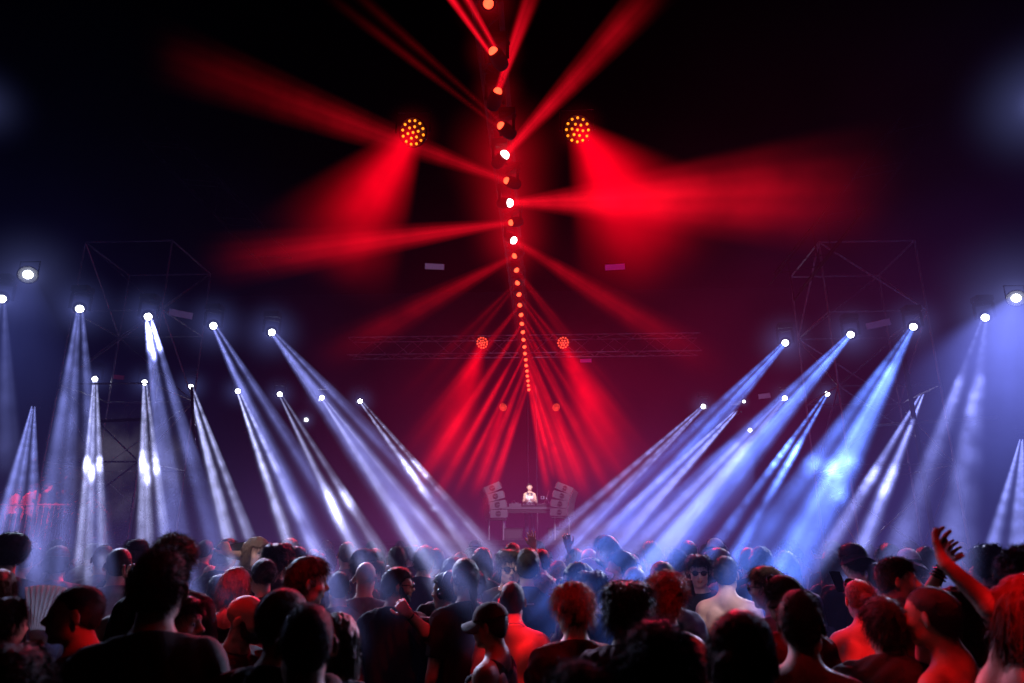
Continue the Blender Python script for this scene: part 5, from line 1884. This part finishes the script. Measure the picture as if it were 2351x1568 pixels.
def line_array(u, vt, vb, sgn, label):
    top, bot = px(u, vt, 19.7), px(u + 6 * -sgn * -1, vb, 19.7)
    H = top.z - bot.z
    root = empty('loudspeaker_stack', (bot.x, 19.7, SZ))
    z = bot.z - SZ
    n = 4
    h = H / n
    yaw = R(28 * sgn)
    pos = Vector((0, 0, z))
    tilt = 0.0
    for i in range(n):
        tilt = R(2 + 7.5 * i) * 1.0
        # each cabinet leans outwards a little more than the one below
        m = Matrix.Translation(pos) @ Matrix.Rotation(yaw, 4, 'Z') @ Matrix.Rotation(tilt * -sgn * 0.9, 4, 'Y') @ Matrix.Rotation(-tilt * 0.5, 4, 'X')
        wd = 0.50
        mb = MB()
        vs = [m @ Vector((x * wd / 2, y_, zz)) for (y_, zz) in ((-0.2, 0.012), (-0.2, h * 0.97), (0.25, h * 0.86), (0.25, h * 0.1)) for x in (-1, 1)]
        mb.add(vs, [(0, 1, 3, 2), (2, 3, 5, 4), (4, 5, 7, 6), (6, 7, 1, 0), (1, 7, 5, 3), (0, 2, 4, 6)])
        cab = mb.build('cabinet', M['speaker'], root)
        MB().lathe([(0.002, 0.0), (h * 0.30, 0.0), (h * 0.33, 0.012), (h * 0.36, 0.0)], 20, m @ Matrix.Translation((-0.02 * sgn, -0.206, h * 0.5)) @ Matrix.Rotation(R(90), 4, 'X')).build('driver', M['speaker_dark'], cab)
        MB().box((0, 0, 0), (0.030, 0.02, h * 0.07), None).build('slot', M['speaker'], cab).matrix_world = root.matrix_world @ Matrix.Translation((0, 0, 0)) @ m @ Matrix.Translation((-0.02 * sgn, -0.222, h * 0.5)) @ Matrix.Diagonal((4.5, 1, 1, 1))
        for k in (-1, 1):
            mb = MB()
            mb.tube([m @ Vector((k * (wd / 2 + 0.012), -0.19, h * 0.08)), m @ Vector((k * (wd / 2 + 0.012), -0.19, h * 0.45)), m @ Vector((k * (wd / 2 + 0.03), -0.19, h * 0.5)), m @ Vector((k * (wd / 2 + 0.012), -0.19, h * 0.92))], 0.014, 6)
            mb.build('side_rail', M['chrome'], cab)
        pos = m @ Vector((0, 0, h))
    for x in (-0.2, 0.2):
        MB().tube([(x, 0.05, 0), (x, 0.05, z)], 0.025, 8).build('stand_leg', M['truss_metal'], root)
    MB().box((0, 0.05, z - 0.03), (0.56, 0.5, 0.04)).build('stand_plate', M['stage_black'], root)
    tag(root, label, 'loudspeaker')


line_array(1133, 1113, 1190, 1, 'curved stack of grey loudspeakers left of the table')
line_array(1296, 1114, 1186, -1, 'curved stack of grey loudspeakers right of the table')
# low boxes under the table
for (u, w_, lab) in ((1178, 0.55, 'low dark box on the stage floor left below the table'), (1283, 0.6, 'low dark box on the stage floor right below the table')):
    p = px(u, 1230, 20.1)
    root = empty('stage_monitor', (p.x, 20.1, SZ))
    mb = MB()
    vs = [Vector((x * w_ / 2, y_, zz)) for (y_, zz) in ((-0.22, 0.0), (-0.12, 0.30), (0.2, 0.34), (0.2, 0.0)) for x in (-1, 1)]
    mb.add(vs, [(0, 1, 3, 2), (2, 3, 5, 4), (4, 5, 7, 6), (6, 7, 1, 0), (1, 7, 5, 3), (0, 2, 4, 6)])
    mb.build('cabinet', M['stage_black'], root)
    MB().box((0, -0.18, 0.15), (w_ * 0.86, 0.012, 0.22), Matrix.Rotation(R(-18), 3, 'X')).build('grille', M['speaker_dark'], root)
    tag(root, lab, 'stage monitor')
# two fine cables hanging behind the performer
for i, u in enumerate((1213, 1233)):
    p = px(u, 1100, 22.5)
    tag(MB().tube([(p.x, 22.5, SZ), (p.x, 22.5, 6.9)], 0.018, 5).build('hanging_cable', M['truss_metal']), ('thin vertical cable directly above the head of the performer', 'thin vertical cable just right of the performer')[i], 'cable')

# the performer
hd = px(1216, 1110, 20.75)
sc = (hd.z - SZ) / 1.785
o = make_person(fem=True, hair='bun', hc='dark', skin='fair', top='tank', tc='white', tr='denim', arms=('bent', 'bent'), face=True, res=0.009, dense=300, yaw=180, loc=(hd.x, 20.75, SZ), scale=sc, head=(0, -10, 0))
tag(o, 'female performer in a white top behind the table, hands on the mixer', 'person')
mb = MB()
mb.tube([Vector((hd.x + 0.085 * math.cos(t), 20.70 - 0.075 * math.sin(t), SZ + 1.475 * sc)) for t in np.linspace(-0.6, 3.74, 12)], 0.014, 6)
for x in (-0.055, 0.055):
    mb.lathe([(0.034, -0.02), (0.036, 0.02)], 12, Matrix.Translation((hd.x + x, 20.62, SZ + 1.44 * sc)) @ Matrix.Rotation(R(90), 4, 'X'))
hpo = mb.build('headphones', M['shades'])
tag(hpo, 'dark headphones round the neck of the performer on stage', 'headphones')
spot('stage_front_light', (CX - 1.0, 12.0, 6.5), (hd.x, 20.75, SZ + 1.45), 9000, (1.0, 0.86, 0.92), 5, 0.8, 0.1)  # unseen spot added to brighten the performer
spot('stage_front_light', (CX + 3.0, 13.0, 6.5), (CX, 20.0, SZ + 0.9), 2000, (0.8, 0.62, 1.0), 24, 0.8, 0.1)  # unseen spot added to brighten the table and its surroundings

# raised platform with red-lit guests on the far left
PY = 18.0
pl = at_y(70, 1165, PY)
root = empty('viewing_platform', (pl.x, PY, 0))
zf = at_y(70, 1106, PY).z - 1.78
MB().box((0, 0.9, zf - 0.06), (3.6, 2.0, 0.12)).build('deck', M['stage_black'], root)
for x in (-1.7, -0.6, 0.6, 1.7):
    MB().tube([(x, 0, 0), (x, 0, zf - 0.12)], 0.04, 8).build('leg', M['truss_metal'], root)
    MB().tube([(x, -0.08, zf), (x, -0.08, pl.z + 0.05)], 0.025, 8).build('rail_post', M['truss_metal'], root)
MB().tube([(-1.8, -0.08, pl.z + 0.06), (1.8, -0.08, pl.z + 0.06)], 0.03, 8).build('handrail', M['truss_metal'], root)
mb = MB()
for i in range(25):
    mb.tube([(-1.7 + i * 0.142, -0.08, zf + 0.05), (-1.7 + i * 0.142, -0.08, pl.z + 0.04)], 0.009, 5)
tag(mb.build('baluster', M['truss_metal'], root), kind='stuff')
tag(root, 'raised viewing platform with a red-lit rail on the far left', 'platform')
guests = [(4, 'guest at the very edge of the picture on the red platform', 'short'), (40, 'guest with long hair on the red platform', 'long'), (62, 'guest with a cap on the red platform', 'cap'), (84, 'guest bending over the rail of the red platform', 'mop'), (104, 'guest nearest the steep beam on the red platform', 'buzz')]
for (u, lab, hs_) in guests:
    p = at_y(u, 1106 + (u * 7) % 11, PY + 0.4)
    s_ = min(1.05, max(0.85, (p.z - zf) / 1.785))
    kw = dict(cap=('charcoal', 0), hair='short') if hs_ == 'cap' else dict(hair=hs_)
    o = make_person(res=0.014, dense=120, yaw=cr.uniform(-60, 60), loc=(p.x, PY + 0.35 + 0.3 * cr.random(), zf), scale=s_, tc=cr.choice(['black', 'grey', 'white']), arms=(cr.choice(['bent', 'phone']), 'bent'), fem=hs_ == 'long', head=(0, -12 if 'bending' in lab else 0, 0), **kw)
    tag(o, lab, 'person', 'guests on the red platform')
spot('red_platform_light', (pl.x + 0.6, 13.0, 6.6), (pl.x + 0.2, PY + 0.3, zf + 1.3), 2400, (1.0, 0.01, 0.03), 20, 0.6, 0.05)

# bare tree behind the smoke on the left
tp_ = at_y(285, 1000, 19.5)
tre = empty('tree', (tp_.x, 19.5, 0))
tr2 = random.Random(5)
mb = MB()
mb.tube([(0, 0, 0), (0.05, 0, 1.2), (-0.05, 0, 2.4), (0.1, 0, 3.6)], [0.16, 0.13, 0.1, 0.07], 8)


def branch(p, d, L, r, depth):
    pts = [p]
    q = p.copy()
    for i in range(3):
        d = (d + Vector((tr2.uniform(-.3, .3), tr2.uniform(-.3, .3), tr2.uniform(-.1, .25)))).normalized()
        q = q + d * L / 3
        pts.append(q.copy())
    mb.tube(pts, [r, r * .8, r * .6, r * .4], 5)
    if depth:
        for k in range(3):
            branch(pts[2 + k % 2], (d + Vector((tr2.uniform(-.9, .9), tr2.uniform(-.9, .9), tr2.uniform(-.2, .6)))).normalized(), L * 0.7, r * 0.55, depth - 1)
    return pts


tips = []
for i in range(7):
    a = i * 0.9
    tips.append(branch(Vector((0, 0, 1.6 + 0.3 * i)), Vector((math.cos(a), math.sin(a), 0.8)), 1.5, 0.05, 2))
M['bark'] = plain('bark', (0.05, 0.04, 0.035), 0.9, var=0.4)
M['leaf'] = plain('leaf', (0.05, 0.06, 0.03), 0.7, var=0.4)
mb.build('trunk', M['bark'], tre)
vs, fs = [], []
for i in range(2600):
    p = Vector((tr2.gauss(0, 0.95), tr2.gauss(0, 0.8), 3.2 + tr2.gauss(0, 0.85)))
    if mnoise.noise(p * 1.4) < -0.02:
        continue
    a, b2 = Vector((tr2.gauss(0, 1), tr2.gauss(0, 1), tr2.gauss(0, 1))).normalized() * 0.07, Vector((tr2.gauss(0, 1), tr2.gauss(0, 1), tr2.gauss(0, 1))).normalized() * 0.04
    n_ = len(vs)
    vs += [p - a, p + b2, p + a, p - b2]
    fs.append((n_, n_ + 1, n_ + 2, n_ + 3))
mb = MB()
mb.add(vs, fs)
mb.build('crown', M['leaf'], tre)
tag(tre, 'dark leafy tree in the smoke between the two steep beams', 'tree')
